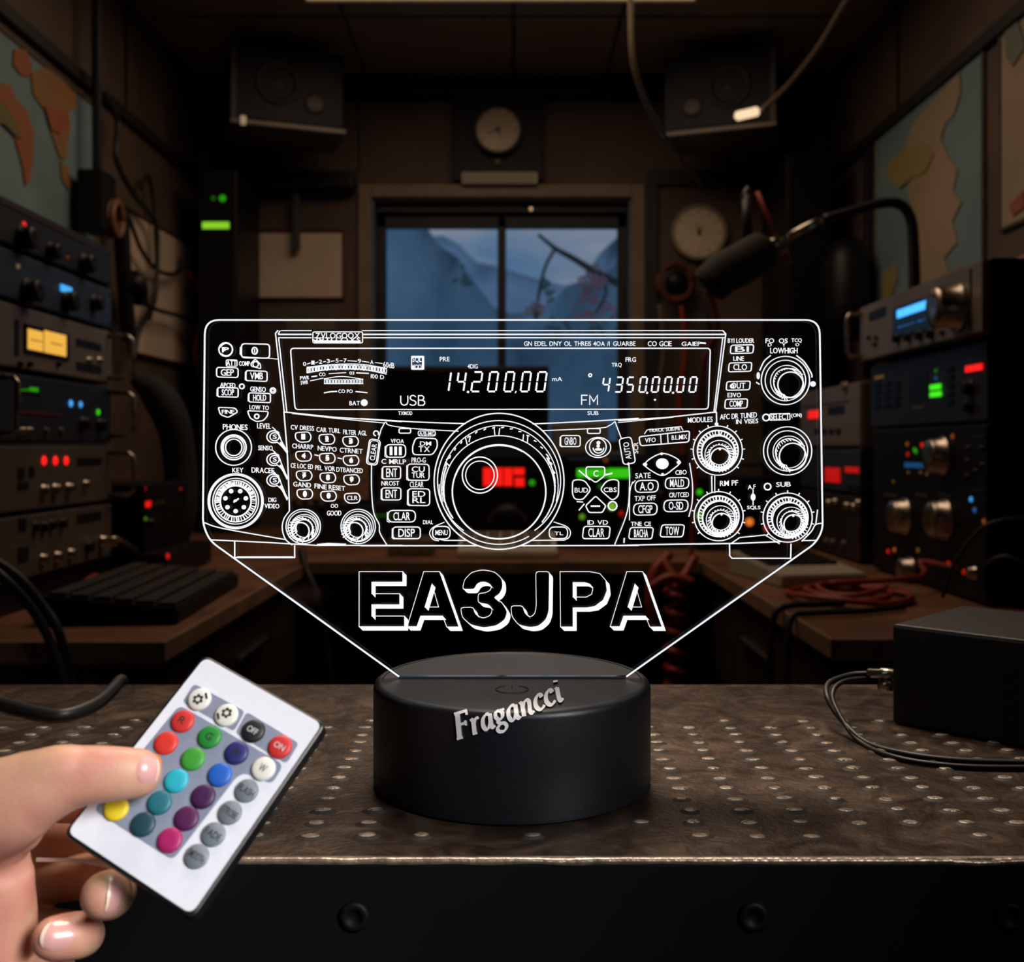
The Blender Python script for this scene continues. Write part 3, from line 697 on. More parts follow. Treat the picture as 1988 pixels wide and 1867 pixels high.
ring_loft(b, rings); obj('edge_strip', b, [M_shine], bench, smooth=True)['label'] = 'bright metal front edge, highlight put into its colour'
b = B(); box(b, -BX, -.0004, ZB-.045, BX, .012, ZB-.0016, .001); obj('apron', b, M_apron, bench)
for px in (688, 1462, 1960):
    x = (px-CX)/F*.4; z = CZ-(1778-CY)/F*.4
    b = B(); lathe(b, [(.0, .0), (.0058, 0), (.0058, .0012), (.0046, .0018), (.0032, .0018), (.0026, .0008), (.0001, .0008)], (x, 0, z), (0, -1, 0), 24)
    obj('bolt', b, M_apron, bench, smooth=True)
for sx in (-1, 1):
    for y in (.02, .25):
        b = B(); box(b, sx*(BX-.05)-.025, y, 0, sx*(BX-.05)+.025, y+.04, ZB-.0121, .002); obj('leg', b, M_apron, bench)
b = B(); box(b, -BX+.05, .03, ZB-.10, BX-.05, .05, ZB-.0125); obj('brace', b, M_apron, bench)

# black box standing on the bench
R45 = Matrix.Rotation(-PI/4, 4, 'Z')
bx = thing('metal_box', 'matte black metal box with slot in its lid, standing right on the bench', 'box', (.2167, .596, ZB), -PI/4)
M_mb = mat('matte_black_metal', (.008, .0075, .007, 1), .46, scale=200, bump=.1, var=.1)
b = B(); box(b, 0, 0, .0005, .17, .099, .057, .0022); obj('case', b, M_mb, bx)
b = B(); box(b, .075, .042, .0569, .14, .062, .0575, .0002); obj('lid_plate', b, mat('grey_lid', (.05, .045, .04, 1), .4), bx)
b = B(); box(b, .085, .047, .0572, .132, .057, .0578); obj('lid_slot', b, M_black, bx)
b = B()
for i in range(10): box(b, .06, -.0003, .008+i*.004, .068, .0005, .0095+i*.004)
obj('vent', b, M_black, bx)
# silver plug in its left face, and the lead lying on the bench
pl = thing('cable_plug', 'silver metal plug of the black lead, pushed into the black box', 'plug', (0, 0, 0))
e0 = P(1734, 1308, .6035); e1 = P(1684, 1306, .612)
b = B(); dr = (e1-e0); L_ = dr.length; lathe(b, [(.0001, -.002), (.0032, -.002), (.0034, L_*.45), (.0028, L_*.5), (.0028, L_*.95), (.002, L_)], e0+Vector((.0, 0, 0)), dr, 16); obj('barrel', b, M_chrome, pl, smooth=True)
b = B(); lathe(b, [(.0001, 0), (.0036, 0), (.0036, L_*.55), (.0001, L_*.55)], e0+Vector((0, 0, -.0066)), dr, 16); obj('strain_relief', b, M_chrome, pl, smooth=True)
def bn(px, py, h=.0016):
    Y = F*(CZ-ZB-h)/(py-CY); return P(px, py, Y)
cord('audio_cable', 'thin black lead curling from the silver plug across the bench', [P(1684, 1307, .612), P(1650, 1310, .612), P(1610, 1325, .60), P(1606, 1352, .586), P(1628, 1390, .576), bn(1680, 1440), bn(1760, 1463), bn(1870, 1476), bn(2010, 1480), bn(2120, 1478)], .0016, M_cord)
cord('audio_cable', 'second black lead beside the first, right on the bench', [P(1684, 1316, .612), P(1640, 1322, .60), P(1618, 1340, .59), P(1622, 1372, .58), bn(1665, 1436), bn(1740, 1470), bn(1860, 1487), bn(2010, 1490), bn(2120, 1488)], .0014, M_cord)
cord('power_cable', 'thick black cable sagging on the bench at far left behind hand', [bn(-120, 1350, .004), bn(-20, 1358, .004), bn(60, 1378, .004), bn(120, 1386, .004), bn(180, 1366, .0045), P(215, 1338, .66), P(236, 1318, .70), P(240, 1345, .74), P(238, 1420, .76), P(240, 1560, .77)], .0034, M_cord)
# =================================================================== REMOTE CONTROL
def rc(px, py, d): return Vector(((px-CX)/F*d, d, CZ-(py-CY)/F*d))
def onp(px, py):
    """the remote's face: a plane leaning back by 36 degrees"""
    k = math.tan(math.radians(36)); z0 = CZ-(1528-CY)/F*.33; a_ = (CY-py)/F
    Y = (.33+k*(CZ-z0))/(1-k*a_); return rc(px, py, Y)
c4 = [onp(*p) for p in ((402, 1277), (633, 1403), (366, 1780), (130, 1616))]
cen = sum(c4, Vector())/4
ex = (c4[1]-c4[0])+(c4[2]-c4[3]); ey = (c4[3]-c4[0])+(c4[2]-c4[1]); RW = ex.length/2*1.05; RL = ey.length/2*1.015; cen = cen+Vector((-.0003, 0, 0))
ex.normalize(); ey = (ey-ex*ey.dot(ex)).normalized()
T1 = cen-ex*RW/2-ey*RL/2
en = ex.cross(ey)                            # ex right, ey down
if en.y > 0: en = -en                       # towards the camera
# local frame of the remote: x right, y up (towards T), z out of the face
RM = Matrix((( ex.x, -ey.x, en.x, T1.x), (ex.y, -ey.y, en.y, T1.y), (ex.z, -ey.z, en.z, T1.z), (0, 0, 0, 1)))
remote = thing('remote_control', 'small white infrared remote with coloured round buttons, held in the hand', 'remote control', (0, 0, 0))
remote.matrix_world = RM
RI = RM.inverted()
def rp(px, py, z=0):
    """pixel -> remote local xy on its face plane"""
    o = RI @ Vector((0, 0, CZ)); d = (RI @ P(px, py, 1))-o
    t = (z-o.z)/d.z; return o+d*t
def q4(x, y): return rp(x*.35211, 1240+y*.35211)     # crop coordinates
TH = .0062
b = B()
def slab(bm, pts, z0, z1, r=0, seg=5, bevel=0):
    pts = [Vector((p[0], p[1], 0)) for p in pts]
    if r: pts = round_poly(pts, r, seg)
    if not bevel:
        prism(bm, [Vector((p.x, p.y, z1)) for p in pts], Vector((0, 0, z0-z1))); return
    n = len(pts); nr = []
    ar = sum(pts[i-1].x*pts[i].y-pts[i].x*pts[i-1].y for i in range(n)); sg = 1 if ar > 0 else -1
    for i in range(n):
        t = (pts[(i+1) % n]-pts[i-1]).normalized(); nr.append(Vector((-t.y, t.x, 0))*sg)
    prof = [(bevel, z0), (bevel*.3, z0+bevel*.3), (0, z0+bevel), (0, z1-bevel), (bevel*.3, z1-bevel*.3), (bevel, z1)]
    ring_loft(bm, [[p+nn*o+Vector((0, 0, z)) for p, nn in zip(pts, nr)] for o, z in prof])
fullr = [(0, 0), (RW, 0), (RW, -RL), (0, -RL)]
slab(b, fullr, -TH, 0, .0032, 6, .0008)
body = obj('body', b, mat('remote_black', (.01, .01, .011, 1), .35, scale=60), remote, smooth=False)
M_rw = mat('remote_white', (.66, .70, .78, 1), .45, scale=300, var=.03)
M_rg = mat('remote_grey', (.20, .235, .32, 1), .5, scale=300, var=.05)
b = B(); ins = .0012; slab(b, [(ins, -ins*.8), (RW-ins, -ins*.8), (RW-ins, -RL+ins), (ins, -RL+ins)], -.0002, .0004, .0028, 6)
obj('face_plate', b, M_rw, remote)['label'] = 'white front plate'
def gp(pts, r=.0014):
    b = B(); slab(b, [q4(*p)[:2] for p in pts], .0003, .00055, r, 4); obj('button_panel', b, M_rg, remote)['label'] = 'grey panel round the buttons'
gp([(1072, 250), (1352, 402), (1292, 512), (1008, 350)])
gp([(1362, 405), (1650, 578), (1580, 690), (1300, 520)])
gp([(992, 368), (1565, 695), (1500, 805), (1425, 768), (1345, 742), (1300, 770), (955, 1222), (520, 945)], .0022)
DCOL = (52/480., 31/480.)
bt = {}
def bc(r, c): return (387+52.2*c-32.4*r, 1357+30.8*c+42.4*r)
BCOL = {(0, 0): ('white', (.80, .82, .76, 1)), (0, 1): ('white', (.80, .82, .76, 1)), (0, 2): ('black', (.010, .012, .016, 1)), (0, 3): ('red', (.62, .03, .03, 1)),
 (1, 0): ('red', (.50, .022, .022, 1)), (1, 1): ('green', (.012, .26, .035, 1)), (1, 2): ('navy', (.018, .022, .16, 1)), (1, 3): ('white', (.80, .82, .76, 1)),
 (2, 0): ('bright_red', (.68, .035, .022, 1)), (2, 1): ('light_green', (.045, .34, .035, 1)), (2, 2): ('blue', (.012, .12, .58, 1)),
 (3, 0): ('orange', (.75, .2, .02, 1)), (3, 1): ('cyan', (.015, .45, .58, 1)), (3, 2): ('plum', (.05, .008, .07, 1)),
 (4, 0): ('amber', (.8, .4, .02, 1)), (4, 1): ('teal', (.010, .16, .21, 1)), (4, 2): ('purple', (.085, .008, .075, 1)),
 (5, 0): ('yellow', (.85, .66, .02, 1)), (5, 1): ('dark_teal', (.008, .06, .085, 1)), (5, 2): ('pink', (.40, .010, .13, 1))}
for r_ in range(2, 6): BCOL[(r_, 3)] = ('grey', (.19, .235, .28, 1))
M_ink = mat('black_print', (.015, .015, .015, 1), .6); M_inkw = mat('pale_print', (.55, .58, .6, 1), .6)
def icon(bm, cx, cy, up, z):
    for i in range(6):                       # little sun
        a = 2*PI*i/6; lathe(bm, [(.0001, 0), (.00042, 0), (.00042, .0001), (.0001, .0001)], (cx+.0010*math.cos(a), cy+.0010*math.sin(a), z), (0, 0, 1), 8)
    ringstrip(bm, Vector((cx, cy, z)), .0008, .0002, 0, 2*PI, .0001, 20)
    s = 1 if up else -1
    tube(bm, [(cx+s*.0007, cy+s*.0023, z), (cx+s*.0013, cy+s*.0017, z), (cx+s*.0019, cy+s*.0012, z)], .00028, 6)
TXT = {(0, 2): 'OFF', (0, 3): 'ON', (1, 0): 'R', (1, 1): 'G', (1, 2): 'B', (1, 3): 'W', (2, 3): 'FLASH', (3, 3): 'STROBE', (4, 3): 'FADE', (5, 3): 'SMOOTH'}
BRr = .0043
for (r_, c), (nm, colr) in BCOL.items():
    p = rp(*bc(r_, c), z=.001); lab = r_ >= 2 and c == 3
    rad = (23.6 if not lab else 22.6)*.333/F
    b = B(); h = .0013 if not lab else .0007
    prof = [(rad, -.0004), (rad, h*.35), (rad*.93, h*.7), (rad*.75, h*.93), (rad*.4, h), (.0001, h)]
    if lab: prof = [(rad, -.0004), (rad, h*.7), (rad*.96, h), (.0001, h)]
    lathe(b, [(r0, z0+.0005) for r0, z0 in prof], (0, 0, 0), (0, 0, 1), 32)
    k = obj('button', b, mat('button_'+nm, tuple(v*.8 for v in colr[:3])+(1,), .5, scale=200, var=.06), remote, smooth=True)
    k.location = (p.x, p.y, 0); k['label'] = nm.replace('_', ' ')+' button'
    zt_ = h+.0005
    if (r_, c) in ((0, 0), (0, 1)):
        b = B(); icon(b, 0, -.0003 if c == 0 else .0004, c == 0, zt_); kk = obj('symbol', b, M_ink, k); kk.scale = (1.3, 1.3, 1)
    elif (r_, c) in TXT:
        t = TXT[(r_, c)]; w = rad*(1.55 if len(t) > 3 else 1.0 if len(t) > 1 else .6); hh = rad*(.58 if len(t) > 3 else .5 if len(t) > 1 else .62)
        b = B(); put_text(b, t, lambda x, y: Vector((x, -y, zt_+.00002)), -w/2, -hh/2, w/2, hh/2, Vector((0, 0, .00008)))
        obj('symbol', b, M_inkw if (r_, c) in ((0, 2), (0, 3)) else M_ink, k)
# pull tab sticking out under the lower edge
b = B(); tp = [rc(300, 1690, .332), rc(190, 1671, .334), rc(150, 1666, .336), (rc(70, 1664, .342)), rc(70, 1672, .342), rc(150, 1673, .336), rc(190, 1680, .334), rc(300, 1704, .332)]
prism(b, [RI @ p for p in tp], Vector((0, 0, -.0004)))
obj('pull_tab', b, mat('tab_white', (.9, .9, .9, 1), .4), remote)['label'] = 'thin white strip behind the remote'

# =================================================================== HAND
hand = thing('hand', "person's left hand gripping the remote, thumb on its buttons, fingers curled beneath", 'hand', (0, 0, 0))
b = B()
def cap_chain(bm, pts, flat=1.0, n=20):
    """pts: (px, py, depth, radius in px). Tapered round-ended tube"""
    C = [rc(x, y, d) for x, y, d, r in pts]; Rr = [r*d/F for x, y, d, r in pts]
    cc = catmull(C, 6) if len(C) > 2 else [C[0].lerp(C[1], i/6) for i in range(7)]
    rr_ = [v.x for v in catmull([Vector((r, 0, 0)) for r in Rr], 6)] if len(Rr) > 2 else [Rr[0]+(Rr[1]-Rr[0])*i/6 for i in range(7)]
    d0 = (cc[1]-cc[0]).normalized(); d1 = (cc[-1]-cc[-2]).normalized()
    P_ = []; R_ = []
    for a in (85, 65, 45, 25): P_.append(cc[0]-d0*rr_[0]*math.sin(math.radians(a))); R_.append(rr_[0]*math.cos(math.radians(a)))
    P_ += cc; R_ += rr_
    for a in (20, 38, 55, 70, 84): P_.append(cc[-1]+d1*rr_[-1]*math.sin(math.radians(a))); R_.append(rr_[-1]*math.cos(math.radians(a)))
    rings = []; u = None
    for i, p in enumerate(P_):
        d = (P_[min(i+1, len(P_)-1)]-P_[max(i-1, 0)]).normalized()
        if u is None:
            u = Vector((0, 1, 0)); 
        u = (u-d*u.dot(d)).normalized(); v = d.cross(u)
        rings.append([p+(u*math.cos(2*PI*j/n)*flat+v*math.sin(2*PI*j/n))*max(R_[i], 1e-4) for j in range(n)])
    ring_loft(bm, rings)
# thumb lies over the face of the remote
cap_chain(b, [(-260, 1640, .335, 120), (-120, 1600, .328, 108), (0, 1566, .320, 96), (70, 1532, .318, 78), (135, 1510, .318, 62), (190, 1503, .3190, 56), (235, 1502, .3205, 52), (264, 1501, .3220, 49)], .82)
cap_chain(b, [(40, 1530, .318, 66), (120, 1497, .317, 52), (175, 1500, .319, 46)], .9)
# web between thumb and palm
cap_chain(b, [(-100, 1640, .330, 100), (-10, 1615, .328, 78), (30, 1600, .326, 60)], .8)
# heel of the palm on the near side
cap_chain(b, [(-260, 1760, .340, 150), (-110, 1730, .334, 120), (-22, 1700, .332, 84), (-30, 1790, .334, 86), (-40, 1900, .336, 92)], .85)
cap_chain(b, [(-5, 1650, .330, 58), (0, 1760, .336, 68), (-2, 1880, .338, 70)], .9)
# back of the hand and knuckles behind
cap_chain(b, [(-300, 1560, .362, 110), (-140, 1560, .362, 96), (-20, 1540, .366, 76), (10, 1535, .366, 60)], .7)
cap_chain(b, [(-300, 1720, .368, 130), (-120, 1720, .370, 120), (-20, 1720, .372, 80)], .5)
# index finger runs behind the remote
cap_chain(b, [(-60, 1530, .366, 62), (60, 1536, .366, 56), (170, 1545, .367, 52), (290, 1550, .359, 44), (360, 1530, .352, 38)])
cap_chain(b, [(-60, 1620, .374, 66), (60, 1625, .382, 52), (150, 1628, .382, 46), (235, 1632, .378, 38)])
# middle finger: behind, then curled back towards the palm
cap_chain(b, [(-60, 1690, .370, 54), (60, 1705, .378, 48), (170, 1700, .372, 45), (218, 1714, .356, 42)])
cap_chain(b, [(218, 1716, .356, 40), (222, 1730, .341, 42), (214, 1737, .332, 46), (203, 1738, .327, 46)])
# ring finger
cap_chain(b, [(-60, 1800, .372, 52), (40, 1808, .374, 46), (130, 1812, .366, 44)])
cap_chain(b, [(130, 1812, .366, 40), (160, 1814, .345, 40), (150, 1815, .334, 44), (112, 1820, .330, 43), (104, 1820, .329, 41)])
# little finger, mostly below the frame
cap_chain(b, [(-60, 1900, .370, 48), (40, 1905, .366, 42), (110, 1900, .350, 38), (90, 1893, .338, 40), (48, 1900, .334, 40)])
# wrist and forearm leaving the frame to the left
cap_chain(b, [(-120, 1690, .352, 150), (-380, 1720, .356, 160), (-700, 1760, .36, 165), (-1200, 1800, .37, 185)], .75)
def skin():
    m = bpy.data.materials.new('skin'); m.use_nodes = True; nt = m.node_tree; bs = nt.nodes['Principled BSDF']
    tc = nt.nodes.new('ShaderNodeTexCoord'); n = nt.nodes.new('ShaderNodeTexNoise'); n.inputs['Scale'].default_value = 45; n.inputs['Detail'].default_value = 4
    nt.links.new(tc.outputs['Object'], n.inputs['Vector'])
    r = nt.nodes.new('ShaderNodeValToRGB'); r.color_ramp.elements[0].position = .35; r.color_ramp.elements[1].position = .65
    r.color_ramp.elements[0].color = (.52, .225, .175, 1); r.color_ramp.elements[1].color = (.56, .335, .215, 1)
    nt.links.new(n.outputs['Fac'], r.inputs['Fac']); nt.links.new(r.outputs[0], bs.inputs['Base Color'])
    n2 = nt.nodes.new('ShaderNodeTexVoronoi'); n2.inputs['Scale'].default_value = 900; nt.links.new(tc.outputs['Object'], n2.inputs['Vector'])
    bp = nt.nodes.new('ShaderNodeBump'); bp.inputs['Strength'].default_value = .12; bp.inputs['Distance'].default_value = .0004
    nt.links.new(n2.outputs['Distance'], bp.inputs['Height']); nt.links.new(bp.outputs[0], bs.inputs['Normal'])
    bs.inputs['Roughness'].default_value = .5; bs.inputs['Subsurface Weight'].default_value = .25
    bs.inputs['Subsurface Radius'].default_value = (1, .3, .15); bs.inputs['Subsurface Scale'].default_value = .003
    return m
palm = obj('palm_and_fingers', b, skin(), hand, smooth=True)
md = palm.modifiers.new('join', 'REMESH'); md.mode = 'VOXEL'; md.voxel_size = .0008; md.use_smooth_shade = True
md = palm.modifiers.new('soft', 'SMOOTH'); md.factor = .5; md.iterations = 14
M_nail = mat('fingernail', (.66, .34, .32, 1), .22, scale=200, var=.08, sss=.15)
M_tip = mat('fingernail_edge', (.85, .66, .52, 1), .3, scale=200, var=.05)
from mathutils.bvhtree import BVHTree
_dg = bpy.context.evaluated_depsgraph_get(); _ev = palm.evaluated_get(_dg); _me = _ev.to_mesh()
SKIN = BVHTree.FromPolygons([v.co.copy() for v in _me.vertices], [tuple(p.vertices) for p in _me.polygons]); _ev.to_mesh_clear()
def nail(c, ax, up, L, W, bulge=.0009, tipf=.16, cut=1.0):
    """curved nail plate: ax points to the fingertip, up away from the finger"""
    cam0 = Vector((0, 0, CZ)); h0 = SKIN.ray_cast(cam0, (c-cam0).normalized(), 1.0)
    if h0[0] is not None:
        c = h0[0]; nn = h0[1] if h0[1].dot(cam0-c) > 0 else -h0[1]; up = (nn*2+up.normalized()).normalized()
    ax = ax.normalized(); up = (up-ax*up.dot(ax)).normalized(); sd = ax.cross(up)
    b = B(); N, K = 14, 14; grid = []
    for i in range(N+1):
        s = -1+2*i/N; row = []
        for j in range(K+1):
            t = -1+2*j/K
            wmul = (1-max(0, -s)**3*.35-max(0, s-.5)**2*.9)
            end = s*(1-.10*t*t)
            p = c+ax*(end*L/2)+sd*(t*W/2*wmul)
            best = None; o_ = p+up*.007
            for _ in range(4):
                h = SKIN.ray_cast(o_, -up, .02)
                if h[0] is None: break
                if best is None or (h[0]-p).length < (best-p).length: best = h[0]
                o_ = h[0]-up*.0002
            fall = p-up*(.0004+(t*t)*W*.22+(s*s)*L*.06)
            q = best if best is not None and (best-fall).length < .0045 else fall
            soft = c+ax*(end*L/2)*.3
            row.append(q+up*(.00055-.0004*abs(t)**3-.0004*max(0, -s)**3+.0002*max(0, s)))
        grid.append(row)
    for z in (0, -.0007):
        vv = [[b.verts.new(p+up*z) for p in row] for row in grid]
        for i in range(N):
            for j in range(K):
                f = b.faces.new((vv[i][j], vv[i+1][j], vv[i+1][j+1], vv[i][j+1])); f.smooth = True
                if i >= N*(1-tipf): f.material_index = 1
    obj('fingernail', b, [M_nail, M_tip], hand)
nail(rc(288, 1494, .3168), rc(305, 1494, .3205)-rc(260, 1494, .317), Vector((.25, -1, .3)), .0070, .0080, .0006, .10)
nail(rc(225, 1737, .3188), rc(200, 1737, .317)-rc(240, 1737, .3205), Vector((.62, -.9, .05)), .0056, .0105, .0012)
nail(rc(110, 1816, .3215), rc(80, 1812, .323)-rc(140, 1818, .322), Vector((-.15, -1, .10)), .0086, .0078, .0008)
# =================================================================== ROOM
WX, BWY, CEIL = 1.02, 3.4, 2.2
def wallmat(name, c1, c2, sx=1.0):
    m = bpy.data.materials.new(name); m.use_nodes = True; nt = m.node_tree; bs = nt.nodes['Principled BSDF']
    tc = nt.nodes.new('ShaderNodeTexCoord'); n = nt.nodes.new('ShaderNodeTexNoise'); n.inputs['Scale'].default_value = 5; n.inputs['Detail'].default_value = 8
    nt.links.new(tc.outputs['Object'], n.inputs['Vector']); r = nt.nodes.new('ShaderNodeValToRGB')
    r.color_ramp.elements[0].position = .3; r.color_ramp.elements[1].position = .7; r.color_ramp.elements[0].color = c1; r.color_ramp.elements[1].color = c2
    nt.links.new(n.outputs['Fac'], r.inputs['Fac']); nt.links.new(r.outputs[0], bs.inputs['Base Color']); bs.inputs['Roughness'].default_value = .7
    return m
M_wall = wallmat('brown_wall_panel', (.075, .048, .032, 1), (.115, .078, .052, 1))
M_ceil = wallmat('brown_ceiling_panel', (.26, .22, .165, 1), (.34, .29, .22, 1))
M_floor = wallmat('dark_floor', (.02, .016, .013, 1), (.04, .03, .024, 1))
M_trim = mat('dark_trim', (.016, .014, .013, 1), .6, scale=20)
M_joint = mat('panel_joint', (.05, .035, .025, 1), .8, scale=20)
M_frame = mat('window_frame_wood', (.24, .165, .10, 1), .55, scale=14, var=.3)
def st(o): o['kind'] = 'structure'; return o
b = B(); box(b, -WX-.1, -1.6, -.05, WX+.1, BWY+.1, 0); st(obj('floor', b, M_floor))
b = B(); box(b, -WX-.1, -1.6, CEIL, WX+.1, BWY+.1, CEIL+.05); st(obj('ceiling', b, M_ceil))
b = B(); box(b, -WX-.1, -1.6, 0, -WX, BWY+.14, CEIL); st(obj('wall_left', b, M_wall))
b = B(); box(b, WX, -1.6, 0, WX+.1, BWY+.14, CEIL); st(obj('wall_right', b, M_wall))
b = B(); box(b, -WX-.1, -1.7, 0, WX+.1, -1.6, CEIL); st(obj('wall_front', b, M_wall))
wx0, wx1, wz0, wz1 = -.455, .387, .985, 1.812
b = B(); 
for a in ((-WX, 0, wx0, CEIL), (wx1, 0, WX, CEIL), (wx0, 0, wx1, wz0), (wx0, wz1, wx1, CEIL)): box(b, a[0], BWY, a[1], a[2], BWY+.14, a[3])
bmesh.ops.remove_doubles(b, verts=b.verts, dist=1e-5); st(obj('wall_back', b, M_wall))
# trims: rail at 1.87 all round, posts on the back wall, ceiling joints
n_ = [0]
def trim(x0, y0, z0, x1, y1, z1, m=M_trim):
    n_[0] += 1; b = B(); box(b, x0, y0, z0, x1, y1, z1, .003); return st(obj('trim_%d' % n_[0], b, m))
trim(-WX, -.5, 1.855, -WX+.018, BWY, 1.885); trim(WX-.018, -.5, 1.855, WX, BWY, 1.885)
for x0, x1 in ((-WX+.02, -.5), (.44, WX-.02)): trim(x0, BWY-.018, 1.85, x1, BWY, 1.90)
for x in (-.50, .43): trim(x, BWY-.016, .75, x+.045, BWY, 1.85)
trim(-.19, BWY-.045, 1.86, .10, BWY, 2.185, M_dark)
trim(-WX, BWY-.05, 2.13, WX, BWY, 2.2)
for x in (-.47, .30, .0): trim(x, -.4, 2.196, x+.008, BWY-.06, 2.2, M_joint)
for y in (1.5, 2.9): trim(-WX+.02, y, 2.196, WX-.02, y+.008, 2.2, M_joint)
for y in (1.3, 2.05, 2.75): trim(-WX, y, 1.885, -WX+.006, y+.012, 2.19, M_trim); trim(WX-.006, y, 1.885, WX, y+.012, 2.19, M_trim)
for y in (2.95,): trim(WX-.02, y, .75, WX, y+.03, 1.85)
for x in (-.50, .70): trim(x, BWY-.006, 1.90, x+.008, BWY, 2.13)
# window
win = thing('window_1', 'tall two-pane window with brown wooden frame and blue dusk outside', 'window', (-.034, BWY, wz0)); win['kind'] = 'structure'
def wl(x0, y0, z0, x1, y1, z1): return (x0+.034, y0-BWY, z0-wz0, x1+.034, y1-BWY, z1-wz0)
b = B(); fw = .042
for a in ((wx0-fw, wz0-fw, wx0, wz1+fw), (wx1, wz0-fw, wx1+fw, wz1+fw), (wx0, wz1, wx1, wz1+fw), (wx0, wz0-fw, wx1, wz0)): box(b, *wl(a[0], BWY-.022, a[1], a[2], BWY, a[3]), .003)
obj('window_frame', b, M_frame, win)
b = B()
for a in ((wx0, wz0, wx0+.006, wz1), (wx1-.006, wz0, wx1, wz1), (wx0, wz1-.006, wx1, wz1), (wx0, wz0, wx1, wz0+.006)): box(b, *wl(a[0], BWY-.002, a[1], a[2], BWY+.11, a[3]))
obj('jamb', b, mat('blue_grey_jamb', (.13, .155, .18, 1), .5, scale=10), win)
b = B(); s0, s1, t1 = wx0+.008, wx1-.008, wz1-.045
for a in ((s0, wz0, s0+.028, wz1-.008), (s1-.028, wz0, s1, wz1-.008), (s0, t1-.035, s1, t1+.02), (s0, wz0+.006, s1, wz0+.04), (-.048, wz0, -.020, t1)): box(b, *wl(a[0], BWY+.07, a[1], a[2], BWY+.105, a[3]), .002)
box(b, *wl(s0, BWY+.04, t1+.01, s1, BWY+.07, wz1-.006), .002)
obj('sash', b, M_trim, win)
mg = bpy.data.materials.new('window_glass'); mg.use_nodes = True; nt = mg.node_tree; nt.nodes.clear()
o_ = nt.nodes.new('ShaderNodeOutputMaterial'); mx = nt.nodes.new('ShaderNodeMixShader'); tr = nt.nodes.new('ShaderNodeBsdfTransparent'); gl = nt.nodes.new('ShaderNodeBsdfGlossy'); fr = nt.nodes.new('ShaderNodeFresnel')
gl.inputs['Roughness'].default_value = .02; fr.inputs['IOR'].default_value = 1.4; tr.inputs['Color'].default_value = (.9, .93, .95, 1)
nt.links.new(fr.outputs[0], mx.inputs[0]); nt.links.new(tr.outputs[0], mx.inputs[1]); nt.links.new(gl.outputs[0], mx.inputs[2]); nt.links.new(mx.outputs[0], o_.inputs[0])
for x0, x1 in ((s0+.028, -.048), (-.020, s1-.028)):
    b = B(); box(b, *wl(x0, BWY+.085, wz0+.04, x1, BWY+.089, t1-.035)); obj('window_pane', b, mg, win)
b = B(); lathe(b, [(.0001, 0), (.006, 0), (.006, .008), (.0001, .008)], Vector(wl(.062, BWY+.035, wz1-.028, 0, 0, 0)[:3]), (0, -1, 0), 16); obj('latch', b, M_chrome, win)
# outside: wooded hills and a flowering branch
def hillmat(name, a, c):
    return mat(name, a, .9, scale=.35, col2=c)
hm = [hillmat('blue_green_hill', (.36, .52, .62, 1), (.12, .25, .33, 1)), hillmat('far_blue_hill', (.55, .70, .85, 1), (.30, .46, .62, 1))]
hills = []
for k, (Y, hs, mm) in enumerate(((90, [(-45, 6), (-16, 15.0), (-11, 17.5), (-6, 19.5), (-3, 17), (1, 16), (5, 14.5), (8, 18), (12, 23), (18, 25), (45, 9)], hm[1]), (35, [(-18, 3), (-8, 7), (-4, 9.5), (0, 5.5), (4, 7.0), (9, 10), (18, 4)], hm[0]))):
    b = B(); n = 60; X0, X1 = hs[0][0], hs[-1][0]; rows = []
    for i in range(n+1):
        x = X0+(X1-X0)*i/n
        for (xa, ha), (xb, hb) in zip(hs, hs[1:]):
            if xa <= x <= xb: h = ha+(hb-ha)*(x-xa)/(xb-xa); break
        h += noise.noise(Vector((x*.7, k*9, 0)))*1.2
        rows.append([Vector((x, Y-h*.5*(1-j/8)-(noise.noise(Vector((x*.6, j, k)))*1.5), -2+(h+2)*j/8)) for j in range(9)]+[Vector((x, Y+6, -2))])
    vr = [[b.verts.new(p) for p in r] for r in rows]
    for a, c in zip(vr, vr[1:]):
        for j in range(9): f = b.faces.new((a[j], a[j+1], c[j+1], c[j])); f.smooth = True
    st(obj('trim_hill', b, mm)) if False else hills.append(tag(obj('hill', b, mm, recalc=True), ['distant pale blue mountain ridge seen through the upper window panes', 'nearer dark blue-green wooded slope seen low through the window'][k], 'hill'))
M_bark = mat('grey_bark', (.11, .10, .09, 1), .8, scale=20)
tree = thing('flowering_tree', 'bare branches with a few pink blossoms outside the right window pane', 'tree', (.9, 5.0, 0))
def tl(px, py, Y=5.0): p = P(px, py, Y); return (p.x-.9, p.y-5.0, p.z)
b = B(); tube(b, [(.35, .1, 0), (.33, .1, .8), tl(1330, 800, 5.1), tl(1262, 580, 5.05)], lambda t: .05*(1-t)+.022, 8); tube(b, [tl(1262, 580, 5.05), tl(1170, 535), tl(1110, 500), tl(1078, 482), tl(1045, 455)], lambda t: .022-.014*t, 8)
tube(b, [tl(1078, 482), tl(1060, 515), tl(1048, 560), tl(1040, 620)], .009, 6); tube(b, [tl(1170, 535), tl(1176, 570), tl(1155, 610)], .008, 6)
obj('branch', b, M_bark, tree)
b = B(); rn = random.Random(5)
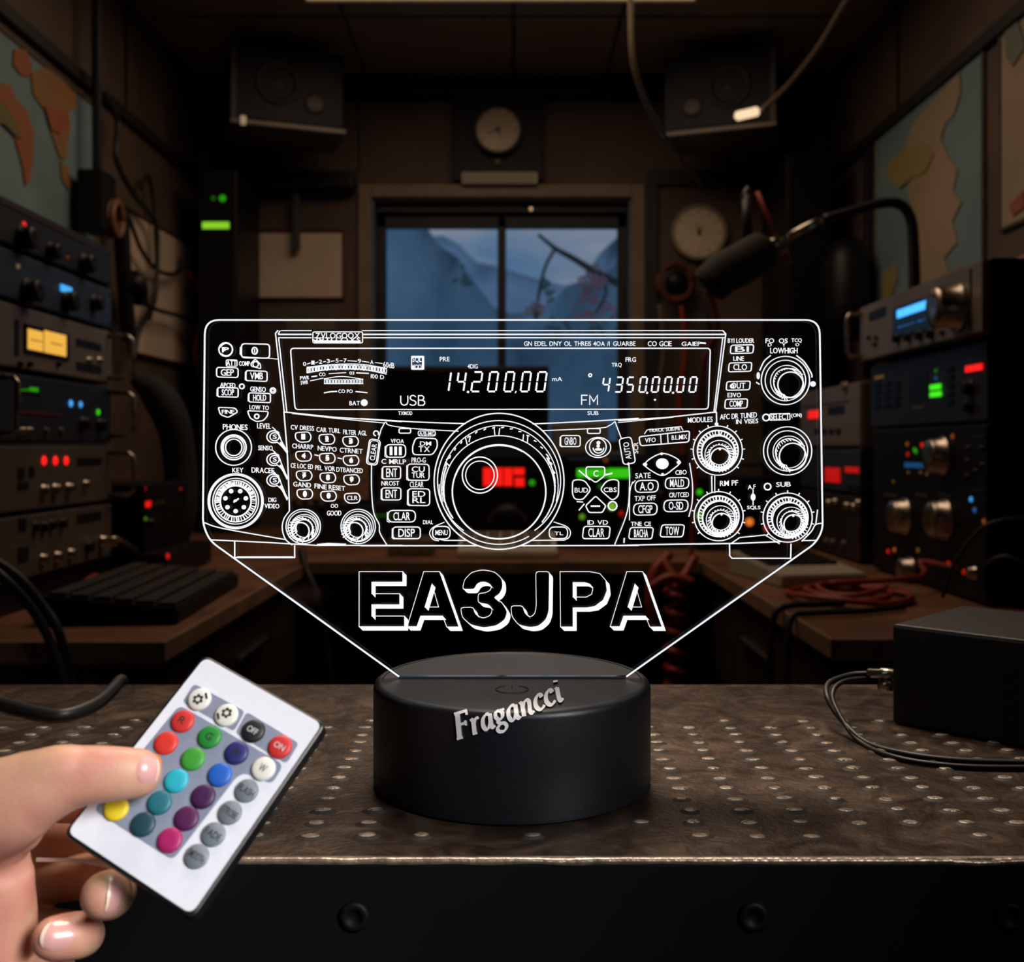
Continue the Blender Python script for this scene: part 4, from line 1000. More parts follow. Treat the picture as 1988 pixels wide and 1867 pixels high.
for cx_, cy_, sp, n in ((1160, 545, 20, 8), (1130, 575, 26, 10), (1038, 605, 10, 4), (1172, 600, 22, 8)):
    for i in range(n):
        q = P(cx_+rn.gauss(0, sp*.6), cy_+rn.gauss(0, sp*.6), 5+rn.uniform(-.1, .1))-Vector((.9, 5, 0)); r_ = rn.uniform(.012, .022)
        for k in range(5):
            a = 2*PI*k/5; d = Vector((math.cos(a), -.4, math.sin(a)))*r_*.8
            lathe(b, [(.0005, -r_*.25), (r_*.5, -.1*r_), (r_*.5, .1*r_), (.0005, r_*.25)], q+d, (0, -1, .2), 6)
obj('blossom', b, mat('pink_blossom', (.62, .36, .38, 1), .7), tree)['kind'] = 'stuff'
b = B(); rn = random.Random(9)
for cx_, cy_, sp, n in ((905, 545, 16, 14), (1062, 560, 14, 12), (1160, 640, 25, 20), (1080, 640, 30, 16)):
    for i in range(n):
        q = P(cx_+rn.gauss(0, sp*.6), cy_+rn.gauss(0, sp*.7), 5.15+rn.uniform(-.1, .1))-Vector((.9, 5, 0)); r_ = rn.uniform(.01, .02)
        lathe(b, [(.0005, -r_*.15), (r_, 0), (.0005, r_*.15)], q, (rn.uniform(-1, 1), -1, rn.uniform(-1, 1)), 6)
obj('leaf', b, mat('teal_leaf', (.16, .30, .28, 1), .7), tree)['kind'] = 'stuff'

# ------------------------------------------------------------------ desks
M_deskt = mat('worn_red_brown_wood', (.30, .14, .075, 1), .42, scale=7, var=.5, bump=.1)
M_deske = mat('worn_wood_edge', (.34, .20, .12, 1), .45, scale=18, var=.4)
M_cab = mat('dark_red_brown_wood', (.05, .024, .014, 1), .5, scale=7, var=.4)
DZ = .75
def desk(name, lab, x0, y0, x1, y1, edges):
    r = thing(name, lab, 'desk', ((x0+x1)/2, y0, 0)); ox, oy = (x0+x1)/2, y0
    L = lambda a, c, z, d, e, f: (a-ox, c-oy, z, d-ox, e-oy, f)
    b = B(); box(b, *L(x0, y0, DZ-.03, x1, y1, DZ), .004); obj('desktop', b, M_deskt, r)
    b = B()
    for e_ in edges: box(b, *L(*e_), .002)
    obj('edging', b, M_deske, r)
    return r, L
dk, L = desk('side_desk', 'left wooden desk under the stacked equipment and dark keyboard', -WX+.001, 1.35, -.45, 2.30, [(-WX+.001, 1.344, DZ-.026, -.447, 1.351, DZ+.001), (-.452, 1.344, DZ-.026, -.446, 2.30, DZ+.001)])
b = B(); box(b, *L(-WX+.03, 1.38, 0, -.475, 2.28, DZ-.031), .003); cb = obj('cabinet', b, M_cab, dk)
for i, z in enumerate((.52, .30, .08)):
    b = B(); box(b, *L(-.476, 1.42, z, -.464, 2.25, z+.18), .004); d = obj('drawer', b, M_cab, dk)
    b = B(); box(b, *L(-.464, 1.75, z+.12, -.452, 1.95, z+.13), .003); obj('handle', b, M_knobm, d)
dk, L = desk('side_desk', 'right wooden desk with red cable coil and tall black cabinet', .42, 1.37, WX-.001, 2.30, [(.417, 1.364, DZ-.026, WX-.001, 1.371, DZ+.001), (.416, 1.364, DZ-.026, .422, 2.30, DZ+.001)])
b = B(); box(b, *L(.445, 1.40, 0, WX-.03, 2.28, DZ-.031), .003); obj('cabinet', b, M_cab, dk)
for i, z in enumerate((.52, .30, .08)):
    b = B(); box(b, *L(.434, 1.43, z, .446, 2.25, z+.18), .004); d = obj('drawer', b, M_cab, dk)
    b = B(); box(b, *L(.422, 1.75, z+.12, .434, 1.95, z+.13), .003); obj('handle', b, M_knobm, d)
dk, L = desk('back_desk', 'wooden desk across the far wall beneath the window', -WX+.001, 2.301, WX-.001, BWY-.06, [(-.445, 2.295, DZ-.026, .415, 2.302, DZ+.001)])
b = B(); box(b, *L(-.44, 2.42, DZ-.13, .41, 2.45, DZ-.031)); obj('apron', b, M_cab, dk)
for x in (-.40, -.02, .34): 
    b = B(); box(b, *L(x, 2.44, 0, x+.05, 2.50, DZ-.031), .003); obj('leg', b, M_cab, dk)
b = B(); box(b, *L(-.98, 2.9, 0, -.5, 3.3, DZ-.031)); obj('cabinet', b, M_cab, dk)
b = B(); box(b, *L(.5, 2.9, 0, .98, 3.3, DZ-.031)); obj('cabinet', b, M_cab, dk)

# ------------------------------------------------------------------ equipment builder
class Unit:
    """side: 'L' faces +x at plane X, 'R' faces -x, 'B' faces the camera at depth X. Front in local -y."""
    def __init__(s, name, label, cat, side, X, a0, a1, z0, z1, depth, m_case, m_face, group=None, bev=.004, facey=.006):
        s.side, s.X, s.z0 = side, X, z0; s.w = abs(a1-a0); s.h = z1-z0
        if side == 'L': s.o = min(a0, a1); lc, rz = (X, s.o, z0), PI/2
        elif side == 'R': s.o = max(a0, a1); lc, rz = (X, s.o, z0), -PI/2
        else: s.o = min(a0, a1); lc, rz = (s.o, X, z0), 0
        s.r = thing(name, label, cat, lc, rz, group)
        b = B(); box(b, 0, .0, 0.0005, s.w, depth, s.h-.0005, bev); s.case = obj('case', b, m_case, s.r)
        b = B(); box(b, .002, -facey, .003, s.w-.002, .001, s.h-.003, min(.003, facey*.45)); s.f = obj('front_panel', b, m_face, s.r); s.fy = -facey
    def uv(s, px, py):
        if s.side == 'L': Y = YX(px, s.X+.006); return (Y-s.o, CZ-(py-CY)/F*Y-s.z0)
        if s.side == 'R': Y = YX(px, s.X-.006); return (s.o-Y, CZ-(py-CY)/F*Y-s.z0)
        p = P(px, py, s.X-.006); return (p.x-s.o, p.z-s.z0)
    def c(s, u, v): return max(.006, min(s.w-.006, u)), max(.005, min(s.h-.005, v))
    def led(s, px, py, colr, st_=2.0, r=.004):
        u, v = s.c(*s.uv(px, py)); b = B(); lathe(b, [(.0001, -.001), (r, -.001), (r, .001), (r*.6, .0028), (.0001, .0032)], (u, s.fy, v), (0, -1, 0), 12)
        return obj('indicator_light', b, led(colr, st_), s.r, smooth=True)
    def knob(s, px, py, r=.012, m=None, dp=None, skirt=False):
        u, v = s.c(*s.uv(px, py)); dp = dp or r*1.1; b = B()
        prof = [(.0001, -.001), (r*1.15, -.001), (r*1.15, dp*.12), (r, dp*.16), (r*.97, dp*.85), (r*.85, dp), (r*.3, dp), (.0001, dp*.96)]
        lathe(b, prof, (u, s.fy, v), (0, -1, 0), 24); box(b, u-.0008, s.fy-dp*1.02, v+r*.2, u+.0008, s.fy-dp*.9, v+r*.85)
        return obj('knob', b, m or M_black, s.r, smooth=True)
    def rect(s, nm, px0, py0, px1, py1, m, t=.0015, bev=.0005):
        u0, v0 = s.c(*s.uv(px0, (py0+py1)/2)); u1, _ = s.c(*s.uv(px1, (py0+py1)/2))
        um = (px0+px1)/2; va = s.c(*s.uv(um, py0))[1]; vb = s.c(*s.uv(um, py1))[1]
        b = B(); box(b, min(u0, u1), s.fy-t, min(va, vb), max(u0, u1), s.fy+.0005, max(va, vb), bev); return obj(nm, b, m, s.r)
    def rectu(s, nm, u0, v0, u1, v1, m, t=.0015):
        b = B(); box(b, u0, s.fy-t, v0, u1, s.fy+.0005, v1, min(.0004, t/3)); return obj(nm, b, m, s.r)
    def handle(s, u, v0, v1, out=.03, m=None):
        b = B(); tube(b, [(u, s.fy+.001, v0), (u, s.fy-out*.8, v0), (u, s.fy-out, v0+.008), (u, s.fy-out, v1-.008), (u, s.fy-out*.8, v1), (u, s.fy+.001, v1)], .0045, 8, False)
        return obj('handle', b, m or M_chrome, s.r, smooth=True)
    def row(s, nm, u0, u1, v, n, rx, rz_, m, t=.004):
        for i in range(n):
            u = u0+(u1-u0)*i/max(1, n-1); b = B(); box(b, u-rx, s.fy-t, v-rz_, u+rx, s.fy+.0005, v+rz_, min(rx, rz_, t)*.3); obj(nm, b, m, s.r)
    def screws(s, m=None):
        for u in (.012, s.w-.012):
            for v in (.012, s.h-.012):
                b = B(); lathe(b, [(.0001, 0), (.004, 0), (.003, .0015), (.0001, .0015)], (u, s.fy, v), (0, -1, 0), 10); obj('screw', b, m or M_black, s.r)
XL = -.75; YA, YB = 1.37, 1.945
G = 'rack units stacked on the left desk'
b = B(); box(b, 0, 0, 0, .235, .60, .046, .003); rk = obj('plinth', b, M_black); rk.location = (-.99, 1.36, DZ+.0005); tag(rk, 'low black plinth under the left stack of equipment', 'plinth')
def LU(name, lab, cat, z0, z1, mc, mf): return Unit(name, lab, cat, 'L', XL, YA, YB, z0, z1, .235, mc, mf, G)
u = LU('signal_processor', 'dark tan unit with knob rows, lowest of left stack', 'audio unit', .798, .900, M_char, M_beige2)
for px, py in ((68, 1022), (84, 1022), (100, 1018), (120, 1015)): u.knob(px, py, .008, M_black)
for px, py in ((82, 1085), (110, 1080), (136, 1074)): u.knob(px, py, .008, M_knobm)
u.rect('display', 150, 995, 196, 1012, M_black); u.rect('switch', 36, 1005, 50, 1030, M_black); u.rect('switch', 34, 1062, 54, 1090, M_black); u.knob(170, 1060, .010, M_black); u.knob(196, 1050, .010, M_chrome, .03); u.screws()
u = LU('signal_processor', 'tan rack unit with three red lights, left stack', 'audio unit', .902, 1.006, M_char, M_beige2)
for px in (85, 107, 128): u.led(px, 894, 'red', 1.6, .0075)
for px, py in ((84, 952), (106, 950), (132, 948)): u.knob(px, py, .009, M_knobm)
u.rect('display', 150, 888, 196, 902, M_black); u.rect('switch', 34, 908, 46, 930, M_black); u.rect('switch', 56, 905, 66, 926, M_black); u.rect('button', 34, 935, 54, 950, M_black); u.knob(165, 940, .007, M_knobm); u.handle(u.w-.015, .012, .09, .045); u.screws()
u = LU('rack_receiver', 'dark blue rack unit with green readout and two blue lights', 'receiver', 1.008, 1.115, M_dark, M_navy)
u.rect('display', 30, 748, 78, 765, mat('green_glass', (.01, .04, .01, 1), .3)); u.rectu('readout', u.uv(56, 757)[0], u.uv(56, 759)[1], u.uv(72, 757)[0], u.uv(72, 753)[1], led('green', .35), .002)
for i in range(4): u.led(38+i*5, 757, 'green', .25, .0022)
u.led(137, 783, 'cyan', 1.0, .006); u.led(156, 785, 'cyan', .9, .0055); u.led(190, 800, 'green', .8, .0055)
for px in (36, 46, 57): u.knob(px, 836, .005, M_knobm)
for px in (88, 117): u.knob(px, 836, .005, M_beige2)
u.rect('stripe', 34, 800, 118, 806, mat('dim_red', (.10, .01, .01, 1), .5)); u.knob(160, 822, .011); u.knob(193, 824, .011); u.handle(.14, .015, .095, .03); u.handle(u.w-.015, .015, .095, .045)
u = LU('tape_amplifier', 'beige rack amplifier with twin lit amber meters, left stack', 'amplifier', 1.118, 1.218, M_char, M_beige)
u.rect('meter_bezel', 46, 638, 132, 692, M_black, .003)
for a, c, y0, y1 in ((50, 79, 641, 680), (82, 124, 646, 688)):
    mt = u.rect('meter', a, y0, c, y1, led('yellow', .85), .0042)
M_ned = mat('meter_needle', (.03, .015, .0, 1), .5)
for a, y in ((64, 660), (104, 667)): u.rect('needle', a-10, y, a+12, y+2, M_ned, .0048)
u.rect('display', 148, 662, 196, 676, M_black); u.rect('switch', 28, 620, 36, 690, M_black)
for px in (172, 192): u.knob(px, 700, .006, M_chrome)
u.rect('switch', 148, 706, 196, 722, M_black); u.handle(u.w-.02, .012, .09, .045); u.screws()
for px in (37, 56, 112): u.knob(px, 706, .005, M_black)
u = LU('equalizer', 'blue rack unit with one bright blue light, left stack', 'audio unit', 1.220, 1.297, M_blue, M_blue)
u.rect('indicator_light', 117, 555, 137, 568, led('cyan', 1.1), .003); u.knob(52, 566, .019); u.knob(128, 585, .017); u.knob(182, 588, .014); u.led(34, 517, 'warm', .12, .004); u.led(145, 577, 'warm', .10, .003); u.screws()
u = LU('tuner_unit', 'near-black rack unit with one red light, topmost of left stack', 'audio unit', 1.299, 1.372, M_dark, M_navy)
u.led(46, 437, 'red', .9, .0058); u.led(64, 452, 'orange', .12, .004); u.knob(42, 462, .018); u.knob(98, 488, .014); u.knob(162, 512, .017); u.led(130, 500, 'orange', .06, .003); u.screws()
u.rectu('stripe', .15, .058, .50, .061, mat('dim_copper', (.1, .04, .03, 1), .5))
# box behind the stack
u = Unit('power_supply', 'small dark power supply with red readouts, beyond the left stack', 'power supply', 'L', -.72, 2.03, 2.30, .752, .93, .24, M_dark, M_dark)
u.rect('readout', 262, 974, 292, 986, led('red', .9)); u.rect('indicator_light', 244, 944, 260, 956, led('red', .35)); u.led(350, 949, 'red', .2, .004); u.led(266, 1010, 'lime', .15, .004); u.knob(290, 1015, .009); u.rect('readout', 296, 972, 320, 980, mat('dim_olive', (.06, .05, .02, 1), .4))
u = Unit('cassette_deck', 'flat black unit with two red lights behind the dark keyboard', 'audio unit', 'L', -.66, 1.98, 2.28, .752, .80, .05, M_black, M_black)
u.led(271, 1081, 'red', .7, .0055); u.led(302, 1073, 'red', .6, .005)

# right stack: one black cabinet, a dark receiver, and a silver radio on top
XR = .75
u = Unit('transmitter_cabinet', 'tall black cabinet with four large silver knobs, right desk', 'transmitter', 'R', XR, 1.635, 2.16, .752, 1.04, .26, M_black, M_dark)
for px, py, r in ((1830, 885, .030), (1757, 1002, .031), (1835, 1008, .032), (1768, 1108, .024)): u.knob(px, py, r, M_knobm, r*.9)
for px, py, c, s in ((1791, 864, 'red', .8), (1776, 873, 'green', .25), (1763, 882, 'red', .35), (1779, 876, 'green', .3), (1762, 862, 'orange', .15), (1886, 969, 'cyan', .7), (1725, 1070, 'red', .5), (1737, 1067, 'orange', .25), (1783, 1068, 'yellow', .08), (1842, 1094, 'red', .5), (1872, 1110, 'red', .35), (1911, 1012, 'orange', .15), (1893, 990, 'blue', .2), (1850, 847, 'orange', .15)): u.led(px, py, c, s, .0045)
u.rect('readout', 1757, 898, 1796, 908, led('blue', .12)); 
for i, (px, py) in enumerate(((1764, 917), (1788, 917), (1800, 920), (1735, 935))): u.led(px, py, 'yellow', .06, .003)
for py in (845, 950): u.rect('plate', 1885, py, 1918, py+4, M_char)
for px, py in ((1880, 870), (1907, 870), (1878, 895), (1907, 903), (1878, 924), (1895, 915)): u.knob(px, py, .004, M_char)
for px in (1730, 1790, 1836): u.rect('plate', px-12, 958, px+12, 964, mat('dim_bronze', (.09, .06, .03, 1), .5))
u.knob(1892, 1112, .010, M_chrome); u.knob(1735, 1000, .007, M_black)
u = Unit('receiver', 'dark receiver with keypad and green lights, beneath the silver radio', 'receiver', 'R', XR, 1.635, 2.17, 1.0405, 1.172, .26, M_black, M_char)
u.rect('indicator_light', 1808, 746, 1827, 756, led('green', 1.2), .003); u.rect('indicator_light', 1808, 760, 1828, 770, led('green', 1.2), .003)
u.rect('indicator_light', 1877, 708, 1908, 720, led('red', 1.3), .003); u.led(1818, 720, 'green', .12, .004); u.led(1818, 734, 'blue', .12, .004)
u.rect('indicator_light', 1699, 729, 1716, 735, led('yellow', .07))
for r_ in range(4):
    for c in range(3): u.rect('key', 1697+c*19, 742+r_*14-c*1.5, 1709+c*19, 751+r_*14-c*1.5, M_black, .003)
u.rect('display', 1766, 722, 1802, 780, M_black, .001)
for r_ in range(5): u.rect('key', 1839, 712+r_*16, 1852, 722+r_*16, M_black, .003)
u.knob(1884, 752, .012); u.knob(1884, 788, .010); u.rect('plate', 1772, 788, 1796, 794, M_beige2)
u = Unit('radio_transceiver', 'silver radio with lit blue display and big tuning knob, top right', 'radio', 'R', XR-.02, 1.595, 2.16, 1.176, 1.292, .28, M_dark, M_beige, bev=.005, facey=.012)
u.rect('display', 1742, 583, 1827, 645, mat('display_black', (.004, .006, .012, 1), .2), .003)
u.rect('readout', 1752, 590, 1824, 606, led('cyan', 1.6), .0045)
ua, va = u.uv(1752, 640); ub, vb = u.uv(1824, 612)
b = B(); put_text(b, '0177.5-12', lambda x, y: Vector((x, u.fy-.004, y)), ua, vb-.002, ub, va+.004, Vector((0, .0006, 0))); obj('readout', b, led('blue', 1.0), u.r)
u.knob(1868, 596, .034, M_knobm, .042); u.rect('display', 1694, 600, 1726, 618, M_black); 
for i in range(4): u.knob(1750+i*22, 656-i*3, .009, M_black)
for px, py in ((1694, 655), (1708, 655), (1706, 668), (1838, 645)): u.knob(px, py, .005, M_black)
u.handle(.012, .012, .100, .03); u.rectu('stripe', u.w-.045, .008, u.w-.038, .105, M_char)
# units further along the right desk
u = Unit('oscilloscope', 'tan instrument with one red light beside the black cabinet', 'instrument', 'R', XR, 2.235, 2.70, 1.003, 1.145, .24, M_beige2, M_beige)
u.rect('indicator_light', 1571, 797, 1590, 812, led('red', 1.3), .003); u.rect('display', 1608, 788, 1640, 804, M_black); u.knob(1643, 750, .010, M_beige); u.rectu('stripe', .02, .10, .40, .103, M_char)
for i in range(4): u.rect('key', 1582+i*14, 832, 1591+i*14, 842, M_black, .003)
u = Unit('alarm_panel', 'blue-grey instrument with red square light and red bar light', 'instrument', 'R', XR, 2.235, 2.70, .90, 1.0, .24, M_dark, mat('slate_metal', (.03, .035, .05, 1), .5))
u.rect('indicator_light', 1604, 908, 1631, 936, led('red', .5), .003); u.rect('indicator_light', 1643, 907, 1678, 918, led('red', .45), .003); u.rect('display', 1645, 942, 1676, 952, M_black)
u = Unit('patch_bay', 'dark brown unit with small knobs under the red-lit instruments', 'instrument', 'R', XR, 2.235, 2.70, .752, .898, .24, M_dark, M_char)
for px, py in ((1610, 975), (1622, 973), (1645, 981), (1658, 983), (1667, 976)): u.knob(px, py, .007, M_knobm)
for px, py in ((1605, 1050), (1618, 1052), (1640, 1055)): u.knob(px, py, .007, M_beige2)

# ------------------------------------------------------------------ things on the back desk
Y_ = 3.0
mon = thing('computer_monitor', 'black switched-off monitor standing in front of the window', 'monitor', (-.14, 2.98, DZ))
b = B(); box(b, -.245, 0, .22, .245, .03, .485, .004); obj('screen_housing', b, M_black, mon)
b = B(); box(b, -.235, -.003, .232, .235, .001, .475, .001); obj('screen', b, mat('dark_glass', (.006, .007, .010, 1), .12), mon)
b = B(); box(b, -.02, .01, .015, .02, .03, .23); box(b, -.10, -.04, 0, .10, .08, .015, .004); obj('stand', b, M_black, mon)
u = Unit('shelf_speaker', 'tan cardboard-coloured box behind radios, right of the monitor', 'box', 'B', 2.98, .115, .275, .985, 1.075, .14, M_beige, M_beige)
u.rectu('label_plate', .02, .05, .14, .075, M_beige)
u = Unit('equipment_case', 'dark flat case carrying the tan box, right of monitor', 'box', 'B', 2.98, .108, .50, .752, .983, .16, M_dark, M_dark)
u.rectu('indicator_light', .14, .19, .152, .202, led('orange', .15)); u.rectu('vent', .18, .16, .36, .20, M_black)
u = Unit('radio_transceiver', 'black radio with large glowing red readout, centre of back desk', 'radio', 'B', 2.62, -.215, .135, .79, .985, .22, M_black, M_dark)
M_rd = led('red', 1.3)
for a, c in ((938, 955), (957, 976), (978, 995)): u.rect('readout', a, 908, c, 943, M_rd, .003)
u.rect('readout', 997, 908, 1018, 922, M_rd, .003); u.rect('readout', 999, 927, 1018, 944, M_rd, .003); u.led(1033, 937, 'green', .35, .008)
u.knob(985, 1018, .045, M_dark, .02); 
b = B(); ringstrip(b, Vector((0, 0, 0)), .044, .006, PI*.08, PI*.92, .004, 30); o = obj('dial_scale', b, M_beige2, u.r); uu, vv = u.uv(985, 1022); o.location = (uu, u.fy-.001, vv); o.rotation_euler = (PI/2, 0, 0)
u.rectu('stripe', .02, .15, .33, .153, M_char)
for i in range(5): u.knob(850+i*16, 1040, .008, M_black)
b = B(); box(b, -.20, 0, 0, .12, .2, .038, .003); o = obj('equipment_riser', b, M_dark); o.location = (0, 2.63, DZ+.001); tag(o, 'low dark riser under the red-readout radio', 'stand')
u = Unit('signal_analyzer', 'black unit with wide green bar readout, right of back desk', 'instrument', 'B', 2.62, .142, .440, .752, .975, .22, M_black, M_dark)
u.rect('readout', 1120, 910, 1178, 926, led('green', .75), .003); u.rect('readout', 1180, 909, 1222, 928, led('green', .8), .003)
for px, py, c, s, r in ((1130, 1003, 'lime', .35, .007), (1188, 983, 'lime', .6, .010), (1206, 997, 'red', .3, .007), (1165, 944, 'green', .1, .006), (1176, 838, 'orange', .1, .006)): u.led(px, py, c, s, r)
for i in range(4): u.knob(1240+i*22, 960, .010, M_char)
u = Unit('signal_analyzer', 'low black unit with orange and green lights near right desk', 'instrument', 'B', 2.55, .45, .66, .752, .93, .18, M_black, M_dark)
for px, py, c, s, r in ((1358, 955, 'green', .7, .007), (1341, 1001, 'lime', .5, .007), (1455, 1013, 'orange', .9, .010), (1487, 1026, 'red', .45, .006), (1427, 1028, 'orange', .12, .005)): u.led(px, py, c, s, r)
# left part of the back desk
u = Unit('tape_recorder', 'tan-fronted recorder behind the panel, left of the monitor', 'recorder', 'B', 2.75, -.585, -.375, .86, .985, .2, M_dark, mat('warm_tan_panel', (.34, .20, .11, 1), .5))
u.rectu('stripe', .01, .055, .20, .065, M_beige); u.rectu('display', .12, .075, .19, .105, M_beige); 
for i in range(3): u.knob(600+i*26, 905, .008, M_black)
u = Unit('radio_receiver', 'dark receiver underneath the tan recorder, left of monitor', 'receiver', 'B', 2.74, -.60, -.29, .752, .858, .22, M_black, M_char)
u.rectu('indicator_light', .22, .07, .30, .075, led('green', .06)); 
for i in range(5): u.knob(580+i*22, 960, .008, M_beige2)
u = Unit('receiver', 'charcoal radio with green strip light beneath monitor, left', 'radio', 'B', 2.66, -.285, -.222, .752, .93, .2, M_dark, M_dark)
u.rectu('display', .01, .10, .05, .14, M_char)
bx_ = P(797, 1064, 2.42)
b = B(); box(b, -.052, 0, 0, .052, .09, .040, .006); sb = thing('small_box', 'small tan box on the back desk edge, left of grey keypad', 'box', (bx_.x, 2.42, DZ)); obj('case', b, M_beige, sb)
b = B(); box(b, -.046, .006, .0395, .046, .084, .042, .001); obj('lid', b, M_beige2, sb)
def keyboard(name, lab, cat, W, D, loc_, rz, tilt, mc, mk, nx, ny, extra=None, h=.018, m2=None, area=(.03, .03, .97, .97)):
    r = thing(name, lab, cat, loc_, rz)
    b = B(); v0 = [(-W/2, 0, 0), (W/2, 0, 0), (W/2, D, 0), (-W/2, D, 0), (-W/2, 0, h), (W/2, 0, h), (W/2, D, h+D*tilt), (-W/2, D, h+D*tilt)]
    vs = [b.verts.new(v) for v in v0]
    for f in ((0, 3, 2, 1), (4, 5, 6, 7), (0, 1, 5, 4), (1, 2, 6, 5), (2, 3, 7, 6), (3, 0, 4, 7)): b.faces.new([vs[i] for i in f])
    bmesh.ops.bevel(b, geom=list(b.edges), offset=.003, segments=2, affect='EDGES'); obj('case', b, mc, r)
    n = 0
    kb = None
    for j in range(ny):
        for i in range(nx):
            x0 = -W/2+W*(area[0]+(area[2]-area[0])*i/nx); x1 = -W/2+W*(area[0]+(area[2]-area[0])*(i+.86)/nx)
            y0 = D*(area[1]+(area[3]-area[1])*j/ny); y1 = D*(area[1]+(area[3]-area[1])*(j+.84)/ny)
            n += 1
            if n > 96:
                if kb is None: kb = B()
                b = kb
            else: b = B()
            z = h+(y0+y1)/2*tilt; box(b, x0, y0, z-.003, x1, y1, z+.006, .0012)
            if b is not kb: obj('key', b, mk, r)
    if kb is not None: obj('key', kb, mk, r)['kind'] = 'stuff'
    return r
# large dark keyboard on the left desk
p_ = P(215, 1170, 2030*(.25)/(1165-870))
kbd = keyboard('keyboard', 'large dark computer keyboard lying on the left desk', 'keyboard', .42, .195, (-.66, 1.50, DZ+.0005), math.radians(62), .10, M_dark, mat('dark_keycap', (.05, .045, .042, 1), .5), 17, 6, h=.022)
kbd.location = (-.485, 1.69, DZ+.0005); kbd.rotation_euler = (0, 0, math.radians(93))
kp = keyboard('keypad', 'pale beige keypad with rows of keys, front of the back desk', 'keypad', .225, .13, (P(985, 1080, 2.34).x, 2.36, DZ+.0005), 0, .28, M_white, mat('beige_keycap', (.32, .27, .2, 1), .5), 7, 3, h=.016, area=(.04, .25, .96, .97))
kr = keyboard('desk_telephone', 'beige keypad unit with dark sunken top on right desk', 'keypad', .17, .23, (.565, 1.90, DZ+.0005), math.radians(-28), .10, M_white, M_char, 7, 5, h=.022, area=(.08, .35, .92, .92))
kr.location = (.565, 1.885, DZ+.0005); kr.rotation_euler = (0, 0, math.radians(12))

# ------------------------------------------------------------------ back wall and corners
# gauge in its dark recess over the window
def gauge(name, lab, cat, px, py, Y, r, mrim, mface, hands, dot=True, ax=(0, -1, 0)):
    p = P(px, py, Y); g = thing(name, lab, cat, p)
    b = B(); lathe(b, [(.001, .03), (r, .03), (r, 0), (r*.93, -.0), (r*.90, .006), (r*.88, .010), (.001, .010)], (0, 0, 0), (0, 1, 0), 40)
    obj('rim', b, mrim, g, smooth=False)
    b = B(); lathe(b, [(.0001, .006), (r*.88, .006), (r*.88, .009), (.0001, .009)], (0, 0, 0), (0, 1, 0), 40); obj('face', b, mface, g)
    b = B()
    for a, l in hands:
        a = math.radians(a); d = Vector((math.sin(a), 0, math.cos(a))); s = Vector((d.z, 0, -d.x))
        prism(b, [Vector((0, .0045, 0))-s*.0035-d*.01, Vector((0, .0045, 0))+s*.0035-d*.01, Vector((0, .0045, 0))+d*l*r+s*.001, Vector((0, .0045, 0))+d*l*r-s*.001], Vector((0, .001, 0)))
    lathe(b, [(.0001, 0), (.006, 0), (.006, .005), (.0001, .005)], (0, .002, 0), (0, 1, 0), 12)
    obj('needle', b, M_ned if False else M_char, g)
    b = B()
    for i in range(12):
        a = 2*PI*i/12; d = Vector((math.sin(a), 0, math.cos(a))); s = Vector((d.z, 0, -d.x)); c = d*r*.76+Vector((0, .005, 0))
        prism(b, [c-s*.0012-d*.006, c+s*.0012-d*.006, c+s*.0012+d*.006, c-s*.0012+d*.006], Vector((0, .001, 0)))
    obj('scale_mark', b, M_beige2, g)['kind'] = 'stuff'
    return g
M_dial = mat('dial_cream', (.75, .62, .46, 1), .4, scale=20, var=.12)
G0 = gauge('barometer', 'round silver-faced gauge in dark recess above the window', 'gauge', 967, 250, BWY-.085, .077, M_black, mat('brushed_dial', (.42, .33, .23, 1), .45, .2, scale=8, var=.35), [(160, .35), (250, .5)])
b = B(); p = P(966, 313, BWY-.06)-G0.location; lathe(b, [(.0001, 0), (.012, 0), (.010, .012), (.0001, .014)], p+Vector((0, .014, 0)), (0, -1, 0), 16); obj('adjusting_knob', b, M_beige, G0, smooth=True)
b = B(); a, c = P(897, 337, BWY-.03), P(1043, 359, BWY-.03); box(b, a.x, BWY-.05, c.z, c.x, BWY-.023, a.z, .002)
vt = obj('vent_strip', b, M_white); tag(vt, 'pale ribbed vent strip just above the window frame', 'vent')
b = B()
for i in range(28):
    x = a.x+.006+i*(c.x-a.x-.012)/28; box(b, x, BWY-.052, c.z+.004, x+.003, BWY-.0495, a.z-.004)
sl = obj('slat', b, M_beige2, vt); sl['kind'] = 'stuff'
g2 = gauge('wall_clock', 'round cream clock on the back wall right of window', 'clock', 1358, 450, BWY-.035, .089, mat('pale_metal_rim', (.40, .34, .26, 1), .35, .3), M_dial, [(-20, .35), (25, .3)])
